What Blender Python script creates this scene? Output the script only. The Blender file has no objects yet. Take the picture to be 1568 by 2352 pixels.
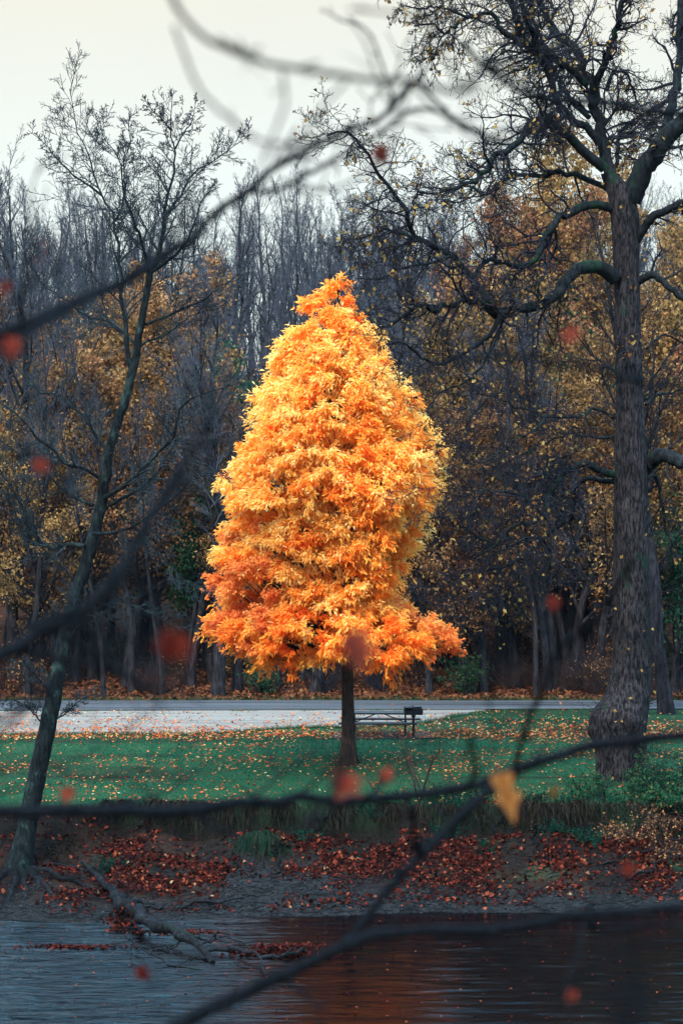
import bpy, math, numpy as np
from mathutils import Vector
R = math.radians
rng = np.random.default_rng(7)
sc = bpy.context.scene
COL = sc.collection
F, CX, HY, CZ = 4573.6, 784.0, 1146.5, 8.0      # camera focal length, principal column, horizon row, camera height

def P(px, py, D):
    return np.array([(px - CX) * D / F, D, CZ - (py - HY) * D / F])

# ------------------------------------------------------------------ noise
def _h(i, j, s):
    n = (i.astype(np.int64) * 374761393 + j.astype(np.int64) * 668265263 + s * 982451653) & 0x7fffffff
    n = ((n ^ (n >> 13)) * 1274126177) & 0x7fffffff
    return ((n ^ (n >> 16)) & 0xffff) / 65535.0
def vn(x, y, s=0):
    x = np.asarray(x, float); y = np.asarray(y, float)
    i = np.floor(x); j = np.floor(y); u = x - i; v = y - j
    u = u*u*(3-2*u); v = v*v*(3-2*v)
    a = _h(i, j, s); b = _h(i+1, j, s); c = _h(i, j+1, s); d = _h(i+1, j+1, s)
    return (a*(1-u)+b*u)*(1-v) + (c*(1-u)+d*u)*v
def fbm(x, y, s=0, o=4):
    t = 0; a = .5
    for k in range(o):
        t = t + a*vn(np.asarray(x)*2**k, np.asarray(y)*2**k, s+k*17); a *= .5
    return t / (1-.5**o)
def ss(a, b, x):
    t = np.clip((x-a)/(b-a), 0, 1); return t*t*(3-2*t)

# ------------------------------------------------------------------ ground height
WATER = -2.0
def edge_y(x):      # front lip of the lawn
    x = np.asarray(x, float)
    return 52.35 + .9*(fbm(x*.4, 3.1, 5, 3)-.5) + .4*(fbm(x*1.9, 1, 9, 3)-.5) + .5*ss(7.6, 9, x) - .5*ss(-6.6, -7.6, x)
def shore_y(x):
    x = np.asarray(x, float)
    return 47.35 + .9*ss(-5, 3, x) + .35*ss(5, 9, x) + 1.0*(fbm(x*.45, .3, 3, 4)-.5)
def gz(x, y):
    x = np.asarray(x, float); y = np.asarray(y, float)
    e = edge_y(x); w = shore_y(x)
    soft = ss(-5.6, -7.4, x)                     # left end: the bank is a slope, not a cut
    drop = .38 + .35*ss(.45, .7, fbm(x*.6, 9, 35, 3)) + 1.9*soft
    foot = -.92 + .25*(fbm(x*.8, 2, 11, 3)-.5)*2 + .1
    foot = foot*(1-soft) + (-1.35)*soft
    t = np.clip((e-y)/drop, 0, 1)
    lip = .05*(fbm(x*1.3, y*1.3, 2, 3)-.5)
    top = lip
    # slope from foot of the cut to the water
    u = np.clip((y-w)/np.maximum(e-drop-w, .5), 0, 1)
    lumps = .26*(fbm(x*1.6, y*1.6, 21, 4)-.5)*ss(0, .25, u) + .08*(fbm(x*5, y*6, 23, 4)-.5)*ss(0, .1, u)
    hump = .38*np.exp(-((x+2.0)/1.3)**2-((y-51.2)/.55)**2) + .3*np.exp(-((x-5.9)/1.7)**2-((y-51.2)/.6)**2)
    low = WATER + .03 + (foot-WATER-.03)*(u**1.25) + lumps + hump*ss(e-drop+.1, e-drop-.3, y)
    bank = top*(1-ss(0, 1, t)) + low*ss(0, 1, t)
    bank = bank + (.30*(fbm(x*1.7, y*2.5, 31, 4)-.5)+.12*(fbm(x*7, y*7, 33, 3)-.5))*np.sin(np.pi*t)
    under = WATER - np.clip((w-y)*.22, 0, 1.3)
    z = np.where(y > w, bank, under)
    # near bank
    near = 6.3 - .38*np.clip(y-2.5, 0, 40)
    z = np.where(y < 30, np.maximum(near, WATER-1.3), z)
    # lawn
    z = np.where(y > e, .05*(fbm(x*.3, y*.3, 2, 3)-.5)*ss(0, 2, y-e)*ss(66, 64, y) + lip*ss(66, 62, y), z)
    # wooded hill
    q = np.clip(y-79.3, 0, 30.7)
    h = .06*q + .0035*q*q + .2*np.clip(y-110, 0, 72) - .15*np.clip(y-190, 0, 200)
    h = h + (fbm(x*.12, y*.12, 41, 3)-.5)*np.clip((y-81)*.12, 0, 1.6) + .25*(fbm(x*.8, y*.8, 43, 3)-.5)*ss(79.3, 82, y)
    z = np.where(y > 79.3, h, z)
    return z

# ------------------------------------------------------------------ mesh building
class MB:
    def __init__(s): s.v=[]; s.f3=[]; s.f4=[]; s.t=[]; s.m3=[]; s.m4=[]; s.n=0
    def add(s, v, f, tone=0.5, mat=0):
        v = np.asarray(v, float).reshape(-1, 3); f = np.asarray(f, int)
        s.v.append(v); s.t.append(np.broadcast_to(np.asarray(tone, float), (len(v),)))
        if f.shape[1] == 3: s.f3.append(f+s.n); s.m3.append(np.full(len(f), mat))
        else: s.f4.append(f+s.n); s.m4.append(np.full(len(f), mat))
        s.n += len(v)
    def build(s, name, mats, parent=None, smooth=True, loc=None, colors=None):
        me = bpy.data.meshes.new(name)
        v = np.concatenate(s.v)
        if loc is not None: v = v - np.asarray(loc)
        f3 = np.concatenate(s.f3) if s.f3 else np.zeros((0,3), int)
        f4 = np.concatenate(s.f4) if s.f4 else np.zeros((0,4), int)
        loops = np.concatenate([f3.ravel(), f4.ravel()]).astype(np.int32)
        tot = np.concatenate([np.full(len(f3), 3), np.full(len(f4), 4)]).astype(np.int32)
        st = np.concatenate([[0], np.cumsum(tot)[:-1]]).astype(np.int32)
        me.vertices.add(len(v)); me.vertices.foreach_set('co', v.astype(np.float32).ravel())
        me.loops.add(len(loops)); me.loops.foreach_set('vertex_index', loops)
        me.polygons.add(len(tot)); me.polygons.foreach_set('loop_start', st); me.polygons.foreach_set('loop_total', tot)
        me.polygons.foreach_set('use_smooth', np.full(len(tot), smooth))
        me.polygons.foreach_set('material_index', np.concatenate(s.m3+s.m4).astype(np.int32))
        a = me.attributes.new('tone', 'FLOAT', 'POINT'); a.data.foreach_set('value', np.concatenate(s.t).astype(np.float32))
        if colors is not None:
            c = me.attributes.new('zone', 'FLOAT_COLOR', 'POINT'); c.data.foreach_set('color', colors.astype(np.float32).ravel())
        for m in (mats if isinstance(mats, (list, tuple)) else [mats]): me.materials.append(m)
        me.update(calc_edges=True)
        o = bpy.data.objects.new(name, me); COL.objects.link(o)
        if parent is not None: o.parent = parent
        return o
    # tubes: pts (N,P,3), rad (N,P)
    def tubes(s, pts, rad, sides=5, tone=0.5, mat=0, cap=False):
        pts = np.asarray(pts, float); rad = np.asarray(rad, float)
        if pts.ndim == 2: pts = pts[None]; rad = rad[None]
        N, K, _ = pts.shape
        if N == 0: return
        t = np.gradient(pts, axis=1); t /= np.linalg.norm(t, axis=2, keepdims=True)+1e-9
        ax = pts[:, -1]-pts[:, 0]; ax /= np.linalg.norm(ax, axis=1, keepdims=True)+1e-9
        ref = np.where(np.abs(ax[:, 2:3]) > .75, np.array([[1., .13, 0]]), np.array([[.1, .2, 1.]]))[:, None, :]
        n1 = np.cross(t, ref); n1 /= np.linalg.norm(n1, axis=2, keepdims=True)+1e-9
        n2 = np.cross(t, n1)
        a = np.arange(sides)*2*np.pi/sides
        v = pts[:, :, None, :] + rad[:, :, None, None]*(n1[:, :, None, :]*np.cos(a)[None, None, :, None] + n2[:, :, None, :]*np.sin(a)[None, None, :, None])
        i = (np.arange(N)[:, None, None]*K + np.arange(K-1)[None, :, None])*sides
        k = np.arange(sides)[None, None, :]; k2 = (k+1) % sides
        f = np.stack([i+k, i+k2, i+sides+k2, i+sides+k], -1).reshape(-1, 4)
        tn = tone if np.isscalar(tone) else np.repeat(np.asarray(tone), K*sides)
        s.add(v, f, tn, mat)
        if cap:
            for n in range(N):
                for r, kk in ((0, 0), (K-1, K-1)):
                    ring = v[n, kk]; c = ring.mean(0)
                    vv = np.vstack([ring, c]); ff = [[j, (j+1) % sides, sides] for j in range(sides)]
                    s.add(vv, ff, .5, mat)
    def box(s, c, size, rot=0, mat=0, bev=0.0):
        x, y, z = np.array(size)/2
        b = min(bev, x*.9, y*.9, z*.9)
        if b > 0:
            v = []
            for sx in (-1, 1):
                for sy in (-1, 1):
                    for sz in (-1, 1):
                        v += [[sx*(x-b), sy*(y-b), sz*z], [sx*(x-b), sy*y, sz*(z-b)], [sx*x, sy*(y-b), sz*(z-b)]]
            v = np.array(v)
            import bmesh
            bm = bmesh.new()
            for q in v: bm.verts.new(q)
            r = bmesh.ops.convex_hull(bm, input=bm.verts)
            bm.verts.ensure_lookup_table(); bm.verts.index_update()
            vv = np.array([q.co[:] for q in bm.verts]); tr = [[q.index for q in fc.verts] for fc in bm.faces if len(fc.verts) == 3]
            bm.free(); f = tr; v = vv
        else:
            v = np.array([[i, j, k] for i in (-x, x) for j in (-y, y) for k in (-z, z)])
            f = [[0,1,3,2],[4,6,7,5],[0,4,5,1],[2,3,7,6],[0,2,6,4],[1,5,7,3]]
        if rot:
            cs, sn = math.cos(rot), math.sin(rot)
            v = np.stack([v[:, 0]*cs-v[:, 1]*sn, v[:, 0]*sn+v[:, 1]*cs, v[:, 2]], 1)
        s.add(v+np.asarray(c), f, .5, mat)
    # leaves: base (N,3), dir (N,3), length, width, normal hint
    def leaves(s, base, d, L, W, tone, mat=0, up=None, fold=.18, shape='lance'):
        N = len(base)
        if N == 0: return
        d = d/(np.linalg.norm(d, axis=1, keepdims=True)+1e-9)
        up = rng.normal(size=(N, 3)) if up is None else up
        sd = np.cross(d, up); sd /= np.linalg.norm(sd, axis=1, keepdims=True)+1e-9
        nm = np.cross(sd, d)
        L = np.broadcast_to(L, (N,))[:, None]; W = np.broadcast_to(W, (N,))[:, None]
        if shape == 'lance':
            v = np.stack([base, base+d*L*.45+sd*W/2+nm*W*fold, base+d*L-nm*L*.12, base+d*L*.45-sd*W/2+nm*W*fold], 1)
            f = np.arange(N)[:, None]*4+np.arange(4)[None]
            s.add(v, f, np.repeat(tone, 4), mat)
        else:   # broad five-lobed leaf
            o = [(0,0),(.12,.5),(.42,.28),(.55,.62),(.68,.26),(1.,0),(.68,-.26),(.55,-.62),(.42,-.28),(.12,-.5)]
            v = np.stack([base+d*L*a+sd*W*b*.8+nm*W*(abs(b)*fold*1.5-.15*a*a) for a, b in o], 1)
            v = np.concatenate([v, (base+d*L*.4)[:, None]], 1)
            i = np.arange(N)[:, None]*11
            f = np.concatenate([np.stack([i[:, 0]+10, i[:, 0]+k, i[:, 0]+(k+1) % 10], 1) for k in range(10)])
            s.add(v, f, np.repeat(tone, 11), mat)

def spline(pts, n, jit=0.0):
    p = np.asarray(pts, float)
    if len(p) < 3: p = np.vstack([p[0], (p[0]+p[-1])/2, p[-1]]) if len(p) == 2 else p
    q = np.vstack([2*p[0]-p[1], p, 2*p[-1]-p[-2]])
    seg = np.linalg.norm(np.diff(p[:, :3], axis=0), axis=1); cum = np.concatenate([[0], np.cumsum(seg)])
    s = np.linspace(0, cum[-1], n)
    k = np.clip(np.searchsorted(cum, s, side='right')-1, 0, len(p)-2)
    t = ((s-cum[k])/np.maximum(seg[k], 1e-9))[:, None]
    a, b, c, d = q[k], q[k+1], q[k+2], q[k+3]
    o = .5*((2*b)+(-a+c)*t+(2*a-5*b+4*c-d)*t*t+(-a+3*b-3*c+d)*t**3)
    if jit:
        L = cum[-1]; w = np.sin(np.linspace(0, np.pi, n))[:, None]
        o[:, :3] += rng.normal(size=(n, 3))*jit*L/n*w
    return o

def grow(pp, pr, pl, K, t0=.15, t1=1., ang=(30, 60), lf=.5, rf=.6, npts=5, wig=.15, up=0., taper=.25, lpow=.5, rmin=.004, pull=None):
    """children of tubes pp (N,P,3)"""
    N, Pn, _ = pp.shape
    K = np.broadcast_to(np.asarray(K), (N,)).astype(int)
    idx = np.repeat(np.arange(N), K); M = len(idx)
    off = np.concatenate([[0], np.cumsum(K)[:-1]]); k = np.arange(M)-off[idx]
    t = t0+(t1-t0)*(k+rng.random(M))/np.maximum(K[idx], 1)
    f = t*(Pn-1); i = np.clip(f.astype(int), 0, Pn-2); u = (f-i)[:, None]
    p = pp[idx, i]*(1-u)+pp[idx, i+1]*u
    tg = pp[idx, i+1]-pp[idx, i]; tg /= np.linalg.norm(tg, axis=1, keepdims=True)+1e-9
    r = pr[idx, i]*(1-u[:, 0])+pr[idx, i+1]*u[:, 0]
    a = np.radians(rng.uniform(ang[0], ang[1], M))[:, None]
    q = rng.normal(size=(M, 3)); q -= (q*tg).sum(1, keepdims=True)*tg; q /= np.linalg.norm(q, axis=1, keepdims=True)+1e-9
    d = np.cos(a)*tg+np.sin(a)*q
    L = pl[idx]*lf*(1-lpow*t)*rng.uniform(.55, 1.25, M)
    out = np.zeros((M, npts, 3)); out[:, 0] = p
    for j in range(1, npts):
        d = d+rng.normal(size=(M, 3))*wig; d[:, 2] += up
        if pull is not None: d = d+pull(p)
        d /= np.linalg.norm(d, axis=1, keepdims=True)+1e-9
        p = p+d*(L/(npts-1))[:, None]; out[:, j] = p
    r0 = np.maximum(r*rf*rng.uniform(.7, 1.1, M), rmin)
    rad = r0[:, None]*np.linspace(1, taper, npts)[None]
    return out, np.maximum(rad, rmin*.7), L

def tag(o, label=None, cat=None, group=None, kind=None):
    if label: o['label'] = label
    if cat: o['category'] = cat
    if group: o['group'] = group
    if kind: o['kind'] = kind
    return o
def empty(name, loc, label, cat, group=None, rz=0):
    o = bpy.data.objects.new(name, None); COL.objects.link(o); o.location = tuple(float(q) for q in loc); o.rotation_euler[2] = rz
    o.empty_display_size = .3
    return tag(o, label, cat, group)

# ------------------------------------------------------------------ materials
class NT:
    def __init__(s, name):
        s.m = bpy.data.materials.new(name); s.m.use_nodes = True; s.t = s.m.node_tree; s.t.nodes.clear()
        s.out = s.n('ShaderNodeOutputMaterial')
    def n(s, typ, ins=None, **kw):
        nd = s.t.nodes.new(typ)
        for k, v in kw.items(): setattr(nd, k, v)
        for k, v in (ins or {}).items(): s.set(nd, k, v)
        return nd
    def set(s, nd, k, v):
        sock = nd.inputs[k]
        if isinstance(v, bpy.types.NodeSocket): s.t.links.new(v, sock)
        elif isinstance(v, bpy.types.Node): s.t.links.new(v.outputs[0], sock)
        else: sock.default_value = v
    def ramp(s, fac, stops, interp='LINEAR'):
        r = s.n('ShaderNodeValToRGB', {'Fac': fac}); cr = r.color_ramp; cr.interpolation = interp
        while len(cr.elements) < len(stops): cr.elements.new(.5)
        for e, (p, c) in zip(cr.elements, stops):
            e.position = p; e.color = (c, c, c, 1) if np.isscalar(c) else (*c, 1)
        return r.outputs[0]
    def noise(s, scale, vec=None, detail=6, rough=.6):
        ins = {'Scale': scale, 'Detail': detail, 'Roughness': rough}
        if vec is not None: ins['Vector'] = vec
        return s.n('ShaderNodeTexNoise', ins).outputs['Fac']
    def mapped(s, scale, src='Object'):
        tc = s.n('ShaderNodeTexCoord')
        return s.n('ShaderNodeMapping', {'Vector': tc.outputs[src], 'Scale': scale}).outputs[0]
    def mix(s, fac, a, b, typ='MIX'):
        m = s.n('ShaderNodeMix', data_type='RGBA', blend_type=typ)
        s.set(m, 0, fac)
        for k, v in ((6, a), (7, b)):
            s.set(m, k, (*v, 1) if isinstance(v, tuple) and len(v) == 3 else v)
        return m.outputs[2]
    def math(s, op, a, b=0.):
        m = s.n('ShaderNodeMath', operation=op); s.set(m, 0, a); s.set(m, 1, b); return m.outputs[0]
    def tone(s): return s.n('ShaderNodeAttribute', attribute_name='tone').outputs['Fac']
    def surf(s, sh): s.set(s.out, 'Surface', sh); return s.m
    def bsdf(s, col, rough=.8, bump=None, strength=.5, dist=.02, spec=.1, metal=0.):
        b = s.n('ShaderNodeBsdfPrincipled', {'Base Color': (*col, 1) if isinstance(col, tuple) else col, 'Roughness': rough, 'Specular IOR Level': spec, 'Metallic': metal})
        if bump is not None:
            s.set(b, 'Normal', s.n('ShaderNodeBump', {'Strength': strength, 'Distance': dist, 'Height': bump}))
        return s.surf(b)

def bark(name, dark, light, moss=None, mossamt=.5, vs=1., lichen=None, bump=.9):
    dark, light, moss, lichen = [None if q is None else tuple(u*.8 for u in q) for q in (dark, light, moss, lichen)]
    n = NT(name); v = n.mapped((3.4*vs, 3.4*vs, .85*vs)); ridg = n.noise(2.2, v, 8, .72)
    c = n.ramp(ridg, [(.43, dark), (.60, light)])
    big = n.noise(.9, n.mapped((1, 1, .6)), 4)
    c = n.mix(n.ramp(big, [(.35, 0.), (.65, .55)]), c, tuple(q*.55 for q in dark))
    if lichen: c = n.mix(n.ramp(n.noise(3.3, n.mapped((1.2, 1.2, .8)), 5, .7), [(.54, 0.), (.68, .55)]), c, lichen)
    if moss: c = n.mix(n.ramp(n.noise(1.3, n.mapped((1, 1, .7)), 6, .7), [(.62-mossamt*.2, 0.), (.72-mossamt*.15, .85)]), c, moss)
    return n.bsdf(c, .9, ridg, bump, .05, .08)

def leafmat(name, stops, trans=.4, rand=.0, rough=None):
    if 'golden' not in name and 'copper' not in name: stops = [(p_, tuple(u*(.9 if 'wood' in name else .75) for u in c_)) for p_, c_ in stops]
    n = NT(name); c = n.ramp(n.tone(), stops)
    if rand:
        oi = n.n('ShaderNodeObjectInfo')
        hs = n.n('ShaderNodeHueSaturation', {'Hue': n.math('ADD', n.math('MULTIPLY', oi.outputs['Random'], rand), .5-rand*.5), 'Color': c,
              'Value': n.math('ADD', n.math('MULTIPLY', oi.outputs['Random'], .5), .75)})
        c = hs.outputs[0]
    d = n.n('ShaderNodeBsdfDiffuse', {'Color': c}); t = n.n('ShaderNodeBsdfTranslucent', {'Color': c})
    s = n.n('ShaderNodeMixShader', {0: trans, 1: d, 2: t})
    if rough is not None:
        g = n.n('ShaderNodeBsdfGlossy', {'Color': (1, 1, 1, 1), 'Roughness': rough})
        fr = n.n('ShaderNodeFresnel', {'IOR': 1.35})
        s = n.n('ShaderNodeMixShader', {0: fr.outputs[0], 1: s, 2: g})
    return n.surf(s.outputs[0])

M = {}
M['bark_big'] = bark('furrowed_bark', (.004, .004, .006), (.060, .054, .060), (.008, .035, .022), .15, 2.3, bump=1.)
M['bark_limb'] = bark('mossy_limb_bark', (.004, .006, .009), (.024, .03, .034), (.008, .035, .015), .4, 1.6)
M['bark_left'] = bark('lichen_bark', (.003, .006, .008), (.019, .027, .029), None, .3, 2, lichen=(.05, .10, .09))
M['bark_wood'] = bark('forest_bark', (.008, .008, .011), (.042, .038, .044), None, .2, 1.2)
M['bark_maple'] = bark('brown_smooth_bark', (.03, .019, .015), (.10, .06, .046), None, .3, 2.2, bump=.5)
M['bark_near'] = bark('near_twig_bark', (.003, .0045, .0075), (.013, .019, .029), None, .3, 12)
M['bark_log'] = bark('wet_log_bark', (.003, .0035, .005), (.022, .025, .031), (.012, .03, .02), .2, 2.)
def twigmat(name, c1, c2):
    n = NT(name); return n.bsdf(n.mix(n.noise(1.7, n.mapped((1, 1, 1)), 3), c1, c2), .9, spec=.05)
M['twig_dark'] = twigmat('dark_twigs', (.007, .009, .013), (.022, .022, .03))
M['twig_left'] = twigmat('bluegrey_twigs', (.010, .017, .024), (.03, .04, .046))
M['twig_hazed'] = twigmat('hazed_grey_twigs', (.026, .032, .044), (.07, .074, .092))  # distance haze painted into the twig colour, paler and bluer
M['twig_bush'] = twigmat('brown_brush', (.015, .010, .010), (.05, .032, .03))
M['leaf_glow'] = leafmat('golden_orange_leaves', [(0, (.98, .20, .03)), (.3, (.99, .35, .05)), (.6, (.99, .56, .11)), (1, (.99, .80, .34))], .56)
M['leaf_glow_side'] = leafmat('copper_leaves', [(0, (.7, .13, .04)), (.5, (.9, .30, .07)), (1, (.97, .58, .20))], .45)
M['leaf_oak'] = leafmat('sparse_yellow_leaves', [(0, (.03, .02, .015)), (.15, (.04, .025, .02)), (.3, (.22, .10, .03)), (1, (.50, .34, .11))], .3)
M['leaf_orange'] = leafmat('orange_wood_leaves', [(0, (.06, .028, .02)), (.5, (.24, .10, .045)), (1, (.44, .24, .11))], .35, .05)
M['leaf_yellow'] = leafmat('ochre_wood_leaves', [(0, (.06, .032, .018)), (.5, (.22, .11, .042)), (1, (.38, .24, .10))], .35, .03)
M['leaf_green'] = leafmat('green_wood_leaves', [(0, (.008, .035, .022)), (.5, (.02, .085, .045)), (1, (.09, .12, .05))], .35, .04)
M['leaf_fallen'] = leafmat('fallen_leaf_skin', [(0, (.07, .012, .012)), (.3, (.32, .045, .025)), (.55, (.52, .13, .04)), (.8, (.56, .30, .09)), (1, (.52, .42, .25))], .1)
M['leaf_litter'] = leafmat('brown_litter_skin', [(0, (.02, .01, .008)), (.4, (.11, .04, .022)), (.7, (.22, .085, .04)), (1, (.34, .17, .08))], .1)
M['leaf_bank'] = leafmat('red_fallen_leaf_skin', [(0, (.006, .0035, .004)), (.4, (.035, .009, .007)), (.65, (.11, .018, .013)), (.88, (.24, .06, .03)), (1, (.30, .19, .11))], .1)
M['leaf_red'] = leafmat('rust_red_leaves', [(0, (.13, .016, .012)), (1, (.26, .055, .035))], .4)
M['leaf_amber'] = leafmat('amber_leaves', [(0, (.26, .10, .03)), (1, (.34, .14, .04))], .4)
M['grass'] = leafmat('grass_blades', [(0, (.005, .028, .015)), (.5, (.013, .085, .042)), (.8, (.045, .105, .045)), (1, (.13, .12, .055))], .3)
M['dry'] = leafmat('dry_grass_blades', [(0, (.003, .003, .003)), (.5, (.013, .011, .010)), (.85, (.05, .04, .03)), (1, (.008, .03, .018))], .2)
M['fern'] = leafmat('bank_plant_leaves', [(0, (.005, .025, .02)), (1, (.01, .065, .04))], .3)

# ground
n = NT('ground_soil')
zone = n.n('ShaderNodeSeparateColor', {'Color': n.n('ShaderNodeAttribute', attribute_name='zone').outputs['Color']})
vo = n.mapped((1, 1, 1)); fine = n.noise(14, vo, 8, .7); mid = n.noise(1.6, vo, 6, .6)
grass = n.mix(n.ramp(fine, [(.35, 0.), (.65, 1.)]), (.004, .026, .013), (.014, .070, .032))
grass = n.mix(n.ramp(mid, [(.45, 0.), (.7, .6)]), grass, (.035, .042, .022))
soil = n.mix(n.ramp(fine, [(.35, 0.), (.65, 1.)]), (.002, .0016, .0016), (.013, .0105, .0095))
soil = n.mix(n.ramp(mid, [(.4, 0.), (.7, .7)]), soil, (.009, .008, .0075))
lit = n.mix(n.ramp(n.noise(9, vo, 8, .75), [(.35, 0.), (.65, 1.)]), (.008, .005, .004), (.06, .028, .018))
mud = n.mix(n.ramp(fine, [(.38, 0.), (.64, 1.)]), (.002, .0022, .0025), (.021, .022, .024))
col = n.mix(zone.outputs[0], soil, grass); col = n.mix(zone.outputs[1], col, lit); col = n.mix(zone.outputs[2], col, mud)
bp = n.math('ADD', fine, n.math('MULTIPLY', n.noise(60, vo, 3), .4))
M['ground'] = n.bsdf(col, .9, bp, .9, .05, .03)
n = NT('wet_asphalt'); v = n.mapped((.06, 6, 1)); st = n.noise(1.2, v, 5)
M['road'] = n.bsdf(n.ramp(st, [(.35, (.024, .028, .036)), (.62, (.075, .082, .094))]), n.ramp(st, [(.4, .22), (.6, .5)]), n.noise(60, n.mapped((1, 1, 1))), .2, .01, .6)
n = NT('pale_gravel'); g = n.noise(26, n.mapped((1, 1, 1)), 6, .75); m2 = n.noise(.8, n.mapped((.12, 2.2, 1)), 6)
M['gravel'] = n.bsdf(n.mix(n.ramp(m2, [(.42, 0.), (.62, .75)]), n.ramp(g, [(.3, (.065, .058, .052)), (.6, (.20, .185, .165))]), (.10, .085, .078)), .8, g, .8, .03)
n = NT('wet_stone'); M['stone'] = n.bsdf(n.ramp(n.noise(5, n.mapped((1, 1, 1))), [(.35, (.004, .0045, .006)), (.62, (.022, .024, .028))]), .6, spec=.1)
n = NT('concrete'); M['concrete'] = n.bsdf(n.ramp(n.noise(8, n.mapped((1, 1, 1))), [(.3, (.018, .016, .015)), (.7, (.045, .04, .037))]), .8)
n = NT('weathered_table_wood'); g = n.noise(3, n.mapped((1.2, 22, 22)), 6, .7)
M['wood'] = n.bsdf(n.ramp(g, [(.3, (.010, .009, .010)), (.7, (.035, .03, .032))]), .6, g, .4, .004, .4)
n = NT('galvanised_pipe'); M['pipe'] = n.bsdf(n.ramp(n.noise(14, n.mapped((1, 1, 1))), [(.3, (.02, .022, .028)), (.7, (.05, .055, .065))]), .45, metal=.6)
n = NT('sooty_steel'); M['steel'] = n.bsdf(n.ramp(n.noise(9, n.mapped((1, 1, 1))), [(.3, (.008, .008, .010)), (.7, (.03, .028, .03))]), .55, metal=.3)
# water
n = NT('river_water')
tc = n.n('ShaderNodeTexCoord').outputs['Object']
w1 = n.n('ShaderNodeTexNoise', {'Vector': n.n('ShaderNodeMapping', {'Vector': tc, 'Scale': (.6, 2.6, 1), 'Rotation': (0, 0, R(-4))}), 'Scale': 1.5, 'Detail': 5, 'Roughness': .62, 'Distortion': .5}).outputs['Fac']
sx = n.n('ShaderNodeSeparateXYZ', {'Vector': tc}); lf_ = n.n('ShaderNodeMapRange', {'Value': n.math('ADD', sx.outputs[0], n.math('MULTIPLY', w1, 2.)), 'From Min': 1.2, 'From Max': -2.2, 'To Min': .10, 'To Max': .75}).outputs[0]
b = n.n('ShaderNodeBump', {'Strength': lf_, 'Distance': .16, 'Height': w1})
p = n.n('ShaderNodeBsdfPrincipled', {'Base Color': (.0008, .001, .0015, 1), 'Roughness': .07, 'IOR': 1.33, 'Specular IOR Level': .36, 'Normal': b})
M['water'] = n.surf(p)

# ------------------------------------------------------------------ world, sun, camera
w = bpy.data.worlds.new('World'); sc.world = w; w.use_nodes = True; t = w.node_tree; t.nodes.clear()
SUN_EL, SUN_AZ = 44, 203          # sun veiled by cloud, high behind the camera's left shoulder
o = t.nodes.new('ShaderNodeOutputWorld'); bg = t.nodes.new('ShaderNodeBackground'); bg2 = t.nodes.new('ShaderNodeBackground'); ad = t.nodes.new('ShaderNodeAddShader')
sky = t.nodes.new('ShaderNodeTexSky'); sky.sky_type = 'NISHITA'; sky.sun_disc = False; sky.sun_elevation = R(SUN_EL); sky.sun_rotation = R(SUN_AZ)
t.links.new(sky.outputs[0], bg.inputs[0]); bg.inputs[1].default_value = .05
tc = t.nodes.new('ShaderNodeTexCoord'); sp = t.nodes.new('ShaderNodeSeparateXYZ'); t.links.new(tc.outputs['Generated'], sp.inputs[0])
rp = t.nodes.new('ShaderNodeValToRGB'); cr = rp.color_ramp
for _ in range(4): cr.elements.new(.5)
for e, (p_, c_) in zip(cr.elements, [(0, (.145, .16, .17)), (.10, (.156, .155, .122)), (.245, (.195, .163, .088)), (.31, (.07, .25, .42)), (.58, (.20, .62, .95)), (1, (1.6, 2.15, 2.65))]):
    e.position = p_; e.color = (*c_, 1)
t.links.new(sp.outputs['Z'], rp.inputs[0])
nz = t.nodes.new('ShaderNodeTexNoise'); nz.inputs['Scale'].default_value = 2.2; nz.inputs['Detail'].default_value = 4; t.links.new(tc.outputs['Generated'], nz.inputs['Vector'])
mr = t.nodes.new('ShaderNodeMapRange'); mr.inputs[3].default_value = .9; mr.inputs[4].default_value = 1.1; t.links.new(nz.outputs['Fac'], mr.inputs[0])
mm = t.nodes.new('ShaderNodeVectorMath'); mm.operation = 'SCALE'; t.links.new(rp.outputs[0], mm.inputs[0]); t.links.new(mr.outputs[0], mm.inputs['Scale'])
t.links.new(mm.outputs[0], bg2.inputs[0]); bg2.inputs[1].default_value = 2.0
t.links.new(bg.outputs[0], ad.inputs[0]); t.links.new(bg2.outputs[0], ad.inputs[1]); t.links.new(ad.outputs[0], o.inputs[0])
sl = bpy.data.lights.new('sun', 'SUN'); sl.energy = 3.7; sl.angle = R(14); sl.color = (1, .86, .66)
so = bpy.data.objects.new('sun', sl); COL.objects.link(so)
az = R(SUN_AZ); sd = Vector((math.sin(az)*math.cos(R(SUN_EL)), math.cos(az)*math.cos(R(SUN_EL)), math.sin(R(SUN_EL))))
so.rotation_euler = (-sd).to_track_quat('-Z', 'Y').to_euler(); so.location = (0, 0, 50)
cam = bpy.data.cameras.new('camera'); co = bpy.data.objects.new('camera', cam); COL.objects.link(co); sc.camera = co
co.location = (0, 0, CZ); co.rotation_euler = (R(90), 0, 0)
cam.sensor_fit = 'VERTICAL'; cam.sensor_height = 36; cam.sensor_width = 24; cam.lens = 70; cam.shift_y = -29.5/2352
cam.clip_start = .1; cam.clip_end = 2000
cam.dof.use_dof = True; cam.dof.focus_distance = 60; cam.dof.aperture_fstop = 3.1
sc.view_settings.view_transform = 'Standard'; sc.view_settings.look = 'None'; sc.view_settings.exposure = .85; sc.view_settings.gamma = 1
sc.cycles.use_denoising = True
try: sc.cycles.denoiser = 'OPENIMAGEDENOISE'
except Exception: pass
sc.cycles.max_bounces = 11; sc.cycles.diffuse_bounces = 9; sc.cycles.glossy_bounces = 2; sc.cycles.transmission_bounces = 4; sc.cycles.volume_bounces = 0
sc.cycles.transparent_max_bounces = 4

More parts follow.
